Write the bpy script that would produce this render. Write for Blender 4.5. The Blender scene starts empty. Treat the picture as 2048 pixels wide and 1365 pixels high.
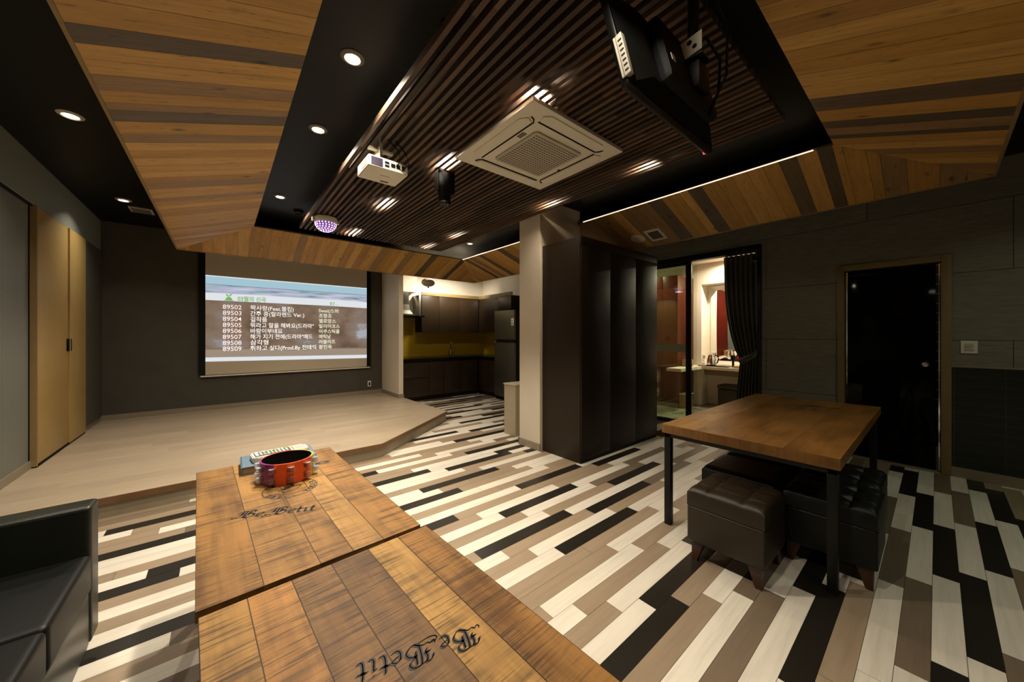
import bpy, bmesh, math, random
from mathutils import Vector, Matrix
R = math.radians
D = bpy.data
SC = bpy.context.scene
COL = SC.collection
random.seed(7)

# ------------------------------------------------------------------ camera
cam = D.objects.new('camera', D.cameras.new('camera'))
COL.objects.link(cam)
cam.location = (0, 0, 1.4)
cam.rotation_euler = (R(90), 0, R(-39.62))
cam.data.sensor_width = 36
cam.data.lens = 703 / 2048 * 36
cam.data.shift_y = -11.5 / 2048
cam.data.clip_start = 0.05
SC.camera = cam
SC.view_settings.view_transform = 'Standard'
SC.view_settings.look = 'None'
SC.view_settings.gamma = 1
SC.view_settings.exposure = -0.25
SC.view_settings.use_curve_mapping = False
w = D.worlds.new('world'); SC.world = w; w.use_nodes = True
w.node_tree.nodes['Background'].inputs[0].default_value = (0.9, 0.95, 1.0, 1)
w.node_tree.nodes['Background'].inputs[1].default_value = 0.0

# ------------------------------------------------------------------ lights
def area_lamp(loc, power, color, size=0.1, spread=160, rot=(0, 0, 0), sy=None):
    l = D.lights.new('lamp', 'AREA'); l.energy = power; l.color = color
    l.shape = 'DISK' if sy is None else 'RECTANGLE'; l.size = size; l.spread = R(spread)
    if sy: l.size_y = sy
    o = D.objects.new('lamp', l); o.location = loc; o.rotation_euler = rot; COL.objects.link(o)
    return o
WARM = (1.0, 0.72, 0.42); NEUT = (1.0, 0.885, 0.72); COOL = (0.92, 0.95, 1.0); GREENISH = (0.93, 1.0, 0.72)
STRIP_SPOTS = [(0.605, 2.224), (0.601, 3.17), (0.543, 5.0)]
SIDE_SPOTS = [(-0.873, 4.158), (-0.92, 6.352)]
RIGHT_SPOT = (3.461, 5.369)
WARM_SPOTS = [(1.45, 1.6), (1.43, 2.72), (1.36, 4.02), (1.41, 5.39), (2.79, 1.61), (2.78, 2.78), (2.60, 4.54), (2.57, 5.38)]
for x, y in STRIP_SPOTS: area_lamp((x, y, 3.035), 38, NEUT, 0.09, 130)
for x, y in SIDE_SPOTS: area_lamp((x, y, 3.035), 8, NEUT, 0.08, 120)
area_lamp((RIGHT_SPOT[0], RIGHT_SPOT[1], 3.035), 14, NEUT, 0.09, 130)
for x, y in WARM_SPOTS: area_lamp((x, y, 2.955), 26 if x < 2 else 15, (1.0, 0.85, 0.66), 0.1, 150)
# unseen lamps added overhead and behind the camera, the first continuing the rows
for x, y, p in ((0.6, 0.7, 19), (0.6, -0.9, 5)): area_lamp((x, y, 3.035), p, NEUT, 0.09, 140)
area_lamp((-0.87, 1.9, 3.035), 9, NEUT, 0.08, 130)
area_lamp((1.6, -1.0, 3.0), 6, NEUT, 0.3, 160)
area_lamp((4.0, -1.0, 3.035), 9, GREENISH, 0.2, 140)
# kitchen ceiling light, dressing room lights, bathroom glow
area_lamp((3.9, 6.5, 2.93), 130, (1.0, 0.88, 0.70), 0.35, 170)
area_lamp((7.15, 2.35, 2.80), 55, (1.0, 0.88, 0.68), 0.1, 170)
area_lamp((6.4, 3.9, 2.80), 16, (0.98, 1.0, 0.70), 0.1, 170)

# ------------------------------------------------------------------ materials
class NT:
    def __init__(s, name):
        s.m = D.materials.new(name); s.m.use_nodes = True; s.t = s.m.node_tree
        s.b = s.t.nodes['Principled BSDF']
    def n(s, typ, **kw):
        x = s.t.nodes.new(typ)
        for k, v in kw.items(): setattr(x, k, v)
        return x
    def l(s, a, b): s.t.links.new(a, b)
    def noise(s, vec, scale, detail=3, rough=.5):
        x = s.n('ShaderNodeTexNoise'); x.inputs['Scale'].default_value = scale
        x.inputs['Detail'].default_value = detail; x.inputs['Roughness'].default_value = rough
        if vec: s.l(vec, x.inputs['Vector'])
        return x.outputs['Fac']
    def ramp(s, fac, stops):
        x = s.n('ShaderNodeValToRGB'); e = x.color_ramp.elements
        while len(e) < len(stops): e.new(0.5)
        for i, (p, c) in enumerate(stops):
            e[i].position = p; e[i].color = (c, c, c, 1) if not isinstance(c, tuple) else (*c, 1)
        s.l(fac, x.inputs[0]); return x.outputs[0]
    def mix(s, a, b, fac=1.0, mode='MULTIPLY'):
        x = s.n('ShaderNodeMix', data_type='RGBA', blend_type=mode)
        for sock, v in ((x.inputs[6], a), (x.inputs[7], b)):
            if isinstance(v, tuple): sock.default_value = (*v, 1)
            else: s.l(v, sock)
        if isinstance(fac, float): x.inputs[0].default_value = fac
        else: s.l(fac, x.inputs[0])
        return x.outputs[2]
    def mapping(s, src, scale=(1, 1, 1), rot=(0, 0, 0), loc=(0, 0, 0)):
        tc = s.n('ShaderNodeTexCoord'); mp = s.n('ShaderNodeMapping')
        mp.inputs['Scale'].default_value = scale; mp.inputs['Rotation'].default_value = rot; mp.inputs['Location'].default_value = loc
        s.l(tc.outputs[src], mp.inputs['Vector']); return mp.outputs[0]
    def bump(s, h, strength=.2, dist=.01):
        x = s.n('ShaderNodeBump'); x.inputs['Strength'].default_value = strength; x.inputs['Distance'].default_value = dist
        s.l(h, x.inputs['Height']); s.l(x.outputs[0], s.b.inputs['Normal'])

def plain(name, c, rough=.5, metal=0., var=.06, scale=12, spec=.5, bump=0., coat=0.):
    t = NT(name)
    t.b.inputs['Roughness'].default_value = rough; t.b.inputs['Metallic'].default_value = metal
    t.b.inputs['Specular IOR Level'].default_value = spec; t.b.inputs['Coat Weight'].default_value = coat
    v = t.mapping('Object'); f = t.noise(v, scale)
    t.l(t.mix(c, t.ramp(f, [(.3, 1 - var), (.7, 1 + var * 0)])), t.b.inputs['Base Color'])
    if bump: t.bump(t.noise(v, scale * 12, 2), bump, .002)
    return t.m

def emit(name, c, s):
    t = NT(name); t.b.inputs['Base Color'].default_value = (*[min(1, x) for x in c], 1)
    t.b.inputs['Emission Color'].default_value = (*c, 1); t.b.inputs['Emission Strength'].default_value = s
    return t.m

def plank_mat(name, grain=.35, rough=.5, knots=False, gscale=1.0, saw=0.0, coat=0., stain=0.):
    """tint attribute per plank times grain drawn in the plank's own UV (metres)"""
    t = NT(name); a = t.n('ShaderNodeAttribute', attribute_name='Col')
    v = t.mapping('UV', (3 * gscale, 55 * gscale, 1)); g = t.noise(v, 1.0, 5, .6)
    c = t.mix(a.outputs['Color'], t.ramp(g, [(.25, 1 - grain), (.55, 1.0), (.8, 1 - grain * .3)]))
    v2 = t.mapping('UV', (1.2, 9, 1)); g2 = t.noise(v2, 1.3, 3, .6)
    c = t.mix(c, t.ramp(g2, [(.3, 1 - grain * .7), (.6, 1.0)]))
    if knots:
        v3 = t.mapping('UV', (4.0, 9.0, 1)); vo = t.n('ShaderNodeTexVoronoi'); vo.inputs['Scale'].default_value = 1.0
        t.l(v3, vo.inputs['Vector'])
        k = t.ramp(vo.outputs['Distance'], [(.04, .22), (.10, .55), (.20, 1.0)])
        gate = t.ramp(vo.outputs['Color'], [(.60, 0.0), (.66, 1.0)])
        c = t.mix(c, k, gate)
        v4 = t.mapping('UV', (14, 60, 1)); sp = t.noise(v4, 1.0, 2, .5)
        c = t.mix(c, t.ramp(sp, [(.27, .5), (.36, 1.0)]))
    if saw:
        v5 = t.mapping('UV', (150, 5, 1)); s5 = t.noise(v5, 1.0, 3, .6)
        v6 = t.mapping('UV', (3.5, 6, 1)); m6 = t.noise(v6, 1.0, 2, .5); t.b.inputs['Specular IOR Level'].default_value = .3
        streak = t.ramp(s5, [(.38, 1 - saw), (.50, 1.0)])
        msk = t.ramp(m6, [(.34, 0.05), (.50, 1.0)])
        c = t.mix(c, streak, msk)
        v7 = t.mapping('UV', (34, 2.2, 1)); s7 = t.noise(v7, 1.0, 2, .5)
        c = t.mix(c, t.ramp(s7, [(.3, 1 - saw * .8), (.5, 1.0)]), msk)
        t.bump(s5, .25, .002)
    if stain:
        v8 = t.mapping('UV', (2.2, 6, 1)); s8 = t.noise(v8, 1.0, 4, .6)
        c = t.mix(c, t.ramp(s8, [(.32, (1 - stain, (1 - stain) * .9, (1 - stain) * .8)), (.5, (1., 1., 1.)), (.72, (1.25, 1.2, 1.1))]))
    t.l(c, t.b.inputs['Base Color']); t.b.inputs['Roughness'].default_value = rough
    t.b.inputs['Coat Weight'].default_value = coat; t.b.inputs['Coat Roughness'].default_value = .25
    return t.m

def panel_wall(name, c, bw, bh, gap, off, mortar, rough=.8, loc=(0, 0, 0), axis='X', var=.1, fine=0.1):
    t = NT(name)
    tc = t.n('ShaderNodeTexCoord'); sp = t.n('ShaderNodeSeparateXYZ'); cb = t.n('ShaderNodeCombineXYZ')
    t.l(tc.outputs['Object'], sp.inputs[0]); t.l(sp.outputs[1 if axis == 'X' else 0], cb.inputs[0]); t.l(sp.outputs[2], cb.inputs[1])
    mp = t.n('ShaderNodeMapping'); mp.inputs['Location'].default_value = loc; t.l(cb.outputs[0], mp.inputs[0])
    b = t.n('ShaderNodeTexBrick'); b.offset = off; b.inputs['Scale'].default_value = 1
    b.inputs['Brick Width'].default_value = bw; b.inputs['Row Height'].default_value = bh; b.inputs['Mortar Size'].default_value = gap
    b.inputs['Mortar Smooth'].default_value = 0; b.inputs['Bias'].default_value = 0
    b.inputs['Color1'].default_value = (*c, 1); b.inputs['Color2'].default_value = (*[x * (1 - var) for x in c], 1)
    b.inputs['Mortar'].default_value = (*mortar, 1); t.l(mp.outputs[0], b.inputs['Vector'])
    f = t.noise(t.mapping('Object', (8, 8, 60)), 1.0, 4, .6)
    t.l(t.mix(b.outputs['Color'], t.ramp(f, [(.3, 1 - fine), (.7, 1.0)])), t.b.inputs['Base Color'])
    t.b.inputs['Roughness'].default_value = rough
    return t.m

def glass(name, tint=(.92, .97, .9), refl=1.0):
    t = NT(name); nt = t.t; nt.nodes.remove(t.b); out = nt.nodes['Material Output']
    tr = t.n('ShaderNodeBsdfTransparent'); tr.inputs[0].default_value = (*tint, 1)
    gl = t.n('ShaderNodeBsdfGlossy'); gl.inputs['Roughness'].default_value = .01; gl.inputs[0].default_value = (refl, refl, refl, 1)
    fr = t.n('ShaderNodeFresnel'); fr.inputs[0].default_value = 1.5; mx = t.n('ShaderNodeMixShader')
    t.l(fr.outputs[0], mx.inputs[0]); t.l(tr.outputs[0], mx.inputs[1]); t.l(gl.outputs[0], mx.inputs[2]); t.l(mx.outputs[0], out.inputs[0])
    return t.m

M = dict(
    floor=plank_mat('floor_planks', .16, .33, gscale=.8),
    cove=plank_mat('cove_planks', .30, .55, knots=True),
    top=plank_mat('table_planks', .30, .55, saw=.62, stain=.42, gscale=.7),
    top_smooth=plank_mat('dining_planks', .30, .38, saw=.12, stain=.35, gscale=.7),
    stage=plank_mat('stage_planks', .14, .35),
    slat=plank_mat('slat_wood', .45, .62),
    black=plain('black_paint', (.004, .0045, .004), .6, spec=.2),
    blackgloss=plain('black_gloss', (.004, .0045, .004), .22, spec=.35),
    ceil=plain('black_ceiling', (.0032, .0042, .0034), .5, spec=.22),
    metal_black=plain('black_steel', (.006, .0065, .006), .42, .1, spec=.3),
    wall_dark=plain('dark_wall', (.078, .072, .056), .8, var=.15, spec=.3, scale=6, bump=.1),
    wall_grey=panel_wall('grey_panels', (.19, .20, .17), 1.26, 2.8, .003, 0, (.09, .095, .08), .45, (.2, 0, 0)),
    wall_right=panel_wall('textured_panels', (.24, .222, .165), 1.9, .665, .003, .5, (.04, .037, .028), .75, (.45, -.02, 0), fine=.3),
    band=plain('grey_band', (.22, .235, .20), .6),
    tile=panel_wall('dark_tiles', (.010, .014, .010), .30, .089, .002, 0, (.045, .05, .035), .3, (.41, -.02, 0)),
    tile2=panel_wall('bath_tiles', (.02, .022, .018), .45, .12, .004, 0, (.22, .23, .2), .2, (.1, 0, 0)),
    white=plain('cream_wall', (.72, .64, .50), .6, var=.05, scale=4),
    white_warm=plain('white_wall', (.86, .78, .64), .6, var=.04, scale=3),
    base=plain('taupe_trim', (.27, .22, .15), .45),
    lightwood=plain('light_wood', (.43, .29, .10), .42, var=.12, scale=2),
    lightwood2=plain('light_wood_edge', (.30, .20, .08), .45, var=.1),
    brownlam=plain('brown_laminate', (.014, .009, .0045), .42, var=.1, scale=3, spec=.22),
    brown_side=plain('brown_laminate_side', (.022, .0135, .006), .42, var=.1, scale=3, spec=.3),
    doorframe=plain('door_frame_wood', (.24, .165, .062), .5, var=.15, scale=5),
    nosing=plain('stage_nosing', (.17, .085, .032), .4, var=.2, scale=14),
    riser=plain('stage_riser', (.30, .245, .16), .45, var=.12, scale=10),
    leather=plain('black_leather', (.004, .005, .0038), .46, var=.2, scale=9, bump=.15, spec=.3),
    leather_green=plain('dark_leather', (.014, .016, .010), .36, var=.2, scale=9, bump=.15),
    leather_brown=plain('brown_leather', (.026, .017, .008), .44, var=.15, scale=9, bump=.15, spec=.4),
    footwood=plain('ottoman_foot', (.05, .018, .008), .4),
    steel=plain('brushed_steel', (.30, .285, .23), .32, .9),
    fridge=plain('fridge_steel', (.14, .135, .10), .36, .7),
    chrome=plain('chrome', (.85, .85, .85), .08, 1.),
    plastic=plain('white_plastic', (.78, .73, .60), .4, var=.03),
    plastic_dk=plain('grille_plastic', (.16, .14, .10), .5),
    plastic_mid=plain('beige_plastic', (.52, .48, .38), .45, var=.03),
    yellow=plain('yellow_glass', (.42, .27, .01), .12, var=.05),
    red=plain('red_lacquer', (.10, .012, .006), .28, var=.1, spec=.3),
    redbright=plain('red_panel', (.55, .03, .012), .35),
    marble=plank_mat('marble', .1, .3),
    curtain=plain('curtain_cloth', (.075, .073, .055), .85, var=.1, bump=.2),
    ink=plain('printed_ink', (.012, .009, .006), .6),
    ink_soft=plain('faded_ink', (.055, .028, .010), .6),
    blue=plain('blue_cover', (.10, .17, .24), .5),
    page=plain('paper_edge', (.35, .27, .16), .7),
    purple=plain('purple_plastic', (.22, .015, .14), .3, coat=.3),
    orange=plain('orange_plastic', (.80, .085, .01), .3, coat=.3),
    yellowp=plain('yellow_plastic', (.62, .46, .02), .3, coat=.3),
    green=plain('green_print', (.12, .30, .03), .6),
    lamp_on=emit('lamp_on', (1., .88, .68), 60), lamp_warm=emit('warm_lamp', (1., .55, .20), 24), lamp_dim=emit('small_lamp', (1., .95, .85), 9),
    led=emit('led_line', (1., .70, .42), 3.5), led_red=emit('red_led', (1., .02, .05), 8),
    scr_white=emit('screen_white', (.86, .95, 1.), 1.0), scr_text=emit('screen_text', (1., .97, .94), 1.0),
    scr_pink=emit('screen_numbers', (1., .86, .86), .95), scr_yel=emit('screen_artists', (.88, .92, .72), .85),
    scr_green=emit('screen_green', (.22, .55, .16), .8), scr_outline=emit('screen_shadow', (.10, .08, .07), .5),
    clear=glass('clear_glass'), sticker=plain('frosted_band', (.42, .42, .26), .6),
    lowcab=plain('beige_cabinet', (.40, .34, .23), .5), jingle=plain('jingle_metal', (.95, .95, .95), .28, 1., var=0.), pend=plain('pendant_mesh', (.42, .34, .24), .6),
    kitlam=plain('kitchen_laminate', (.028, .017, .008), .32, spec=.5, scale=3), kitside=plain('kitchen_laminate_side', (.012, .008, .004), .5, spec=.3),
    mirror=plain('mirror', (.85, .85, .85), .02, 1., var=0.),
)
def tinted():
    t = NT('dark_tinted_glass'); t.b.inputs['Base Color'].default_value = (.003, .0035, .003, 1); t.b.inputs['Roughness'].default_value = .06; t.b.inputs['Specular IOR Level'].default_value = .12
    nt = t.t; out = nt.nodes['Material Output']; tr = t.n('ShaderNodeBsdfTransparent'); tr.inputs[0].default_value = (.35, .38, .33, 1)
    mx = t.n('ShaderNodeMixShader'); mx.inputs[0].default_value = .6
    t.l(tr.outputs[0], mx.inputs[1]); t.l(t.b.outputs[0], mx.inputs[2]); t.l(mx.outputs[0], out.inputs[0]); return t.m
M['tinted'] = tinted()

# ------------------------------------------------------------------ mesh builder
class MB:
    def __init__(s):
        s.b = bmesh.new(); s.c = s.b.loops.layers.float_color.new('Col'); s.u = s.b.loops.layers.uv.new('UV'); s.mi = 0
    def face(s, pts, col=(1, 1, 1), uv=None, mi=None):
        try: f = s.b.faces.new([s.b.verts.new(p) for p in pts])
        except ValueError: return None
        f.material_index = s.mi if mi is None else mi
        for i, l in enumerate(f.loops):
            l[s.c] = (*col, 1)
            if uv: l[s.u].uv = uv[i]
        return f
    def merge(s, other_bm, mat=None):
        me = D.meshes.new('tmp'); other_bm.to_mesh(me); other_bm.free()
        if mat is not None: me.transform(mat)
        n = len(s.b.faces); s.b.from_mesh(me); D.meshes.remove(me); s.b.faces.ensure_lookup_table()
        for f in s.b.faces[n:]:
            f.material_index = s.mi
            for l in f.loops: l[s.c] = (1, 1, 1, 1)
        return s
    def box(s, x0, x1, y0, y1, z0, z1, bev=0., seg=2, mat=None):
        b = bmesh.new(); bmesh.ops.create_cube(b, size=1)
        sx, sy, sz = x1 - x0, y1 - y0, z1 - z0
        for v in b.verts: v.co = Vector((x0 + (v.co.x + .5) * sx, y0 + (v.co.y + .5) * sy, z0 + (v.co.z + .5) * sz))
        if bev: bmesh.ops.bevel(b, geom=b.edges[:], offset=min(bev, abs(sx) * .45, abs(sy) * .45, abs(sz) * .45), segments=seg, profile=.6, affect='EDGES')
        return s.merge(b, mat)
    def lathe(s, prof, c=(0, 0, 0), n=24, mat=None):
        b = bmesh.new(); rings = []
        for r, z in prof:
            rings.append([b.verts.new((c[0] + r * math.cos(2 * math.pi * i / n), c[1] + r * math.sin(2 * math.pi * i / n), c[2] + z)) for i in range(n)])
        for a, d in zip(rings, rings[1:]):
            for i in range(n):
                j = (i + 1) % n; b.faces.new((a[i], a[j], d[j], d[i]))
        if prof[0][0] > 1e-5: b.faces.new(rings[0][::-1])
        if prof[-1][0] > 1e-5: b.faces.new(rings[-1])
        bmesh.ops.remove_doubles(b, verts=b.verts[:], dist=1e-6)
        bmesh.ops.recalc_face_normals(b, faces=b.faces[:])
        return s.merge(b, mat)
    def tube(s, path, r, n=8, cap=True):
        path = [Vector(p) for p in path]; b = bmesh.new(); rings = []
        up = Vector((0, 0, 1)); 
        for i, p in enumerate(path):
            d = (path[min(i + 1, len(path) - 1)] - path[max(i - 1, 0)]).normalized()
            a = d.cross(up); a = a.normalized() if a.length > 1e-3 else Vector((1, 0, 0)); c = d.cross(a).normalized()
            rr = r[i] if isinstance(r, (list, tuple)) else r
            rings.append([b.verts.new(p + a * rr * math.cos(2 * math.pi * k / n) + c * rr * math.sin(2 * math.pi * k / n)) for k in range(n)])
        for a, d in zip(rings, rings[1:]):
            for k in range(n): b.faces.new((a[k], a[(k + 1) % n], d[(k + 1) % n], d[k]))
        if cap: b.faces.new(rings[0][::-1]); b.faces.new(rings[-1])
        bmesh.ops.recalc_face_normals(b, faces=b.faces[:])
        return s.merge(b)
    def prism(s, poly, z0, z1, bev=0.):
        b = bmesh.new(); lo = [b.verts.new((x, y, z0)) for x, y in poly]; hi = [b.verts.new((x, y, z1)) for x, y in poly]
        n = len(poly); b.faces.new(lo[::-1]); b.faces.new(hi)
        for i in range(n): b.faces.new((lo[i], lo[(i + 1) % n], hi[(i + 1) % n], hi[i]))
        bmesh.ops.recalc_face_normals(b, faces=b.faces[:])
        if bev: bmesh.ops.bevel(b, geom=b.edges[:], offset=bev, segments=2, affect='EDGES')
        return s.merge(b)
    def hull8(s, lo, hi):
        """frustum between two quads of 3D points"""
        b = bmesh.new(); a = [b.verts.new(p) for p in lo]; c = [b.verts.new(p) for p in hi]
        b.faces.new(a[::-1]); b.faces.new(c)
        for i in range(4): b.faces.new((a[i], a[(i + 1) % 4], c[(i + 1) % 4], c[i]))
        bmesh.ops.recalc_face_normals(b, faces=b.faces[:]); return s.merge(b)
    def build(s, name, mats, parent=None, local=False, smooth=True, kind=None):
        me = D.meshes.new(name); 
        if parent is not None and not local:
            inv = parent_world(parent).inverted(); bmesh.ops.transform(s.b, matrix=inv, verts=s.b.verts[:])
        s.b.to_mesh(me); s.b.free()
        for m in (mats if isinstance(mats, (list, tuple)) else [mats]): me.materials.append(m)
        if smooth:
            for p in me.polygons: p.use_smooth = True
            me.set_sharp_from_angle(angle=R(38))
        o = D.objects.new(name, me); COL.objects.link(o)
        if parent is not None: o.parent = parent
        if kind: o['kind'] = kind
        return o
def parent_world(o):
    m = Matrix.LocRotScale(o.location, o.rotation_euler, o.scale)
    return parent_world(o.parent) @ m if o.parent else m

def thing(name, label, cat, loc=(0, 0, 0), rotz=0., group=None):
    o = D.objects.new(name, None); COL.objects.link(o); o.location = loc; o.rotation_euler = (0, 0, rotz)
    o.empty_display_size = .1
    o['label'] = label; o['category'] = cat
    if group: o['group'] = group
    return o
def tag(o, label, cat, group=None):
    o['label'] = label; o['category'] = cat
    if group: o['group'] = group
    return o
def one(name, mb, mat, label, cat, loc=(0, 0, 0), group=None):
    """a thing that is a single mesh with its origin at loc, shape given in world coordinates"""
    bmesh.ops.translate(mb.b, vec=-Vector(loc), verts=mb.b.verts[:])
    o = mb.build(name, mat); o.location = loc
    return tag(o, label, cat, group)
def struct(name, mb, mat, parent=None):
    return mb.build(name, mat, parent, kind=None if parent else 'structure')
def copy_tree(o, parent=None):
    c = o.copy(); COL.objects.link(c); c.parent = parent
    for ch in o.children: copy_tree(ch, c)
    return c

def planks(mb, P0, U, V, L, Wd, tints, width=.12, cutl=None, thick=.0, seed=1, gap=.0015, top=(0, 0, 1), mi=0):
    """rows of planks across U, each plank running along V; tints: list of (u0,u1,colour)"""
    U = Vector(U); V = Vector(V); P0 = Vector(P0)
    for u0, u1, a0, a1, b0, b1, col in tints:
        r = random.random() * 40
        pts = [P0 + U * (u0 + gap) + V * a0, P0 + U * (u1 - gap) + V * b0, P0 + U * (u1 - gap) + V * b1, P0 + U * (u0 + gap) + V * a1]
        mb.face(pts, col, [(a0 + r, u0 + r), (b0 + r, u1 + r), (b1 + r, u1 + r), (a1 + r, u0 + r)], mi)

# ------------------------------------------------------------------ floor
ROWW, PL = .0995, .858
FC = {'W': (.77, .71, .60), 'T': (.34, .255, .17), 'B': (.195, .145, .098), 'D': (.016, .013, .009)}
def fstart(k): return (1.41 - (.1445 if k >= 0 else .15) * k) % PL
PAT = {
 -16: {4: 'D', 5: 'T', 3: 'W', 6: 'W'}, -15: {3: 'B', 4: 'W', 5: 'D', 6: 'T'}, -14: {2: 'B', 3: 'W', 4: 'D', 5: 'W', 6: 'D', 7: 'W'},
 -13: {1: 'W', 2: 'D', 3: 'W', 4: 'B', 5: 'W', 6: 'T'}, -12: {1: 'D', 2: 'W', 3: 'D', 4: 'W', 5: 'B', 6: 'W'},
 -11: {1: 'W', 2: 'B', 3: 'W', 4: 'D', 5: 'W', 6: 'T'}, -10: {1: 'W', 2: 'W', 3: 'B', 4: 'W', 5: 'D', 6: 'W'},
 -9: {1: 'T', 2: 'T', 3: 'W', 4: 'B', 5: 'W', 6: 'D'}, -8: {2: 'D', 3: 'W', 4: 'D'}, -7: {1: 'W', 2: 'D', 3: 'B'},
 -6: {1: 'B', 2: 'W', 0: 'W'}, -5: {0: 'B', 1: 'W', 2: 'B'}, -4: {0: 'D', 1: 'T', 2: 'W', 3: 'D'}, -3: {0: 'T', 1: 'D', 2: 'T', 3: 'W'},
 -2: {-1: 'W', 0: 'W', 1: 'D', 2: 'W'}, -1: {0: 'T', 1: 'W', 2: 'D', 3: 'W'}, 0: {0: 'W', 1: 'T', 2: 'W', 3: 'B'}, 1: {0: 'T', 1: 'W', 2: 'T', 3: 'W'},
 2: {0: 'T', 1: 'T', 2: 'W', 3: 'T'}, 3: {0: 'W', 1: 'T', 2: 'T', 3: 'W', 4: 'B'}, 4: {0: 'W', 1: 'D', 2: 'W', 3: 'W', 4: 'D'},
 5: {0: 'T', 1: 'W', 2: 'T', 3: 'W', 4: 'T'}, 6: {0: 'W', 1: 'T', 2: 'D', 3: 'B', 4: 'W'}, 7: {0: 'T', 1: 'D', 2: 'W', 3: 'W', 4: 'B', 5: 'W'},
 8: {0: 'T', 1: 'W', 2: 'T', 3: 'D', 4: 'W', 5: 'B'}, 9: {0: 'W', 1: 'T', 2: 'W', 3: 'B', 4: 'W', 5: 'T'}, 10: {-1: 'W', 0: 'W', 1: 'D', 2: 'W', 3: 'B', 4: 'W', 5: 'B'},
 11: {-1: 'B', 0: 'T', 1: 'W', 2: 'T', 3: 'W', 4: 'W', 5: 'T'}, 12: {-2: 'D', -1: 'D', 0: 'D', 1: 'T', 2: 'T', 3: 'D', 4: 'W'}, 13: {-2: 'W', -1: 'W', 0: 'W', 1: 'W', 2: 'D', 3: 'W'},
 14: {-2: 'T', -1: 'T', 0: 'W', 1: 'T', 2: 'T', 3: 'T'}, 15: {-2: 'W', -1: 'W', 0: 'T', 1: 'W', 2: 'W', 3: 'T'}, 16: {-2: 'T', -1: 'T', 0: 'D', 1: 'T', 2: 'W', 3: 'T'},
 17: {-2: 'D', -1: 'W', 0: 'W', 1: 'T', 2: 'W'}, 18: {-2: 'W', -1: 'D', 0: 'W', 1: 'D', 2: 'T'}, 19: {-2: 'T', -1: 'T', 0: 'T', 1: 'T', 2: 'W'},
 20: {-2: 'W', -1: 'W', 0: 'W', 1: 'W', 2: 'T'}, 21: {-2: 'W', -1: 'W', 0: 'W', 1: 'W', 2: 'D', 3: 'W'}, 22: {-2: 'D', -1: 'D', 0: 'D', 1: 'W', 2: 'D', 3: 'T'},
 23: {-2: 'T', -1: 'B', 0: 'T', 1: 'W', 2: 'W', 3: 'T'}, 24: {-1: 'W', 0: 'T', 1: 'T', 2: 'D', 3: 'T'}, 25: {-1: 'T', 0: 'D', 1: 'W', 2: 'T', 3: 'W'},
 26: {-1: 'D', 0: 'T', 1: 'T', 2: 'W', 3: 'B'}, 27: {-1: 'T', 0: 'W', 1: 'W', 2: 'T', 3: 'W'}, 28: {-1: 'W', 0: 'T', 1: 'T', 2: 'W', 3: 'D'}, 29: {-1: 'W', 0: 'T', 1: 'W', 2: 'D', 3: 'B'},
 30: {1: 'W', 2: 'T', 3: 'T'}, 31: {1: 'T', 2: 'T', 3: 'W'}, 32: {1: 'T', 2: 'W', 3: 'D'}, 33: {2: 'D', 3: 'W', 1: 'T'}, 34: {2: 'W', 3: 'B'}, 35: {2: 'T', 3: 'W', 4: 'D'},
}
mb = MB()
YMIN, YMAX, XMIN, XMAX = -2.6, 7.7, -1.4, 5.6
for k in range(-38, 67):
    y0 = 1.11 + ROWW * k; y1 = y0 + ROWW
    if y0 < YMIN or y1 > YMAX: continue
    rnd = random.Random(k * 31 + 5); seq = rnd.choice(['WTDW', 'TWBW', 'WDTW', 'TWTD', 'WWTB', 'BWDT'])
    for j in range(-5, 9):
        x0 = max(XMIN, fstart(k) + PL * j); x1 = min(XMAX, fstart(k) + PL * (j + 1))
        if x1 - x0 < .01: continue
        c = PAT.get(k, {}).get(j) or (seq[(j + k) % 4] if k < 30 else random.Random(k * 97 + j * 13).choice('WWTTBDW'))
        v = rnd.uniform(.93, 1.05); col = tuple(q * v for q in FC[c])
        r = rnd.random() * 60; g = .0009
        mb.face([(x0 + g, y0 + g, 0), (x1 - g, y0 + g, 0), (x1 - g, y1 - g, 0), (x0 + g, y1 - g, 0)], col,
                [(x0 + r, y0 + r), (x1 + r, y0 + r), (x1 + r, y1 + r), (x0 + r, y1 + r)])
mb.face([(XMIN, YMIN, -.002), (XMAX, YMIN, -.002), (XMAX, YMAX, -.002), (XMIN, YMAX, -.002)], (.05, .04, .03), [(0, 0), (1, 0), (1, 1), (0, 1)])
struct('floor', mb, M['floor'])
# dressing room marble floor
def marble():
    t = NT('marble_tiles'); v = t.mapping('Object', (1, 1, 1)); n1 = t.noise(v, 2.2, 6, .65)
    t.l(t.ramp(n1, [(.35, (.10, .10, .065)), (.5, (.33, .32, .22)), (.62, (.20, .20, .13)), (.75, (.42, .41, .30))]), t.b.inputs['Base Color'])
    t.b.inputs['Roughness'].default_value = .25; return t.m
M['marble'] = marble()
struct('floor', MB().box(5.6, 7.75, -.6, 4.6, -.05, 0), M['marble'])

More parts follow.
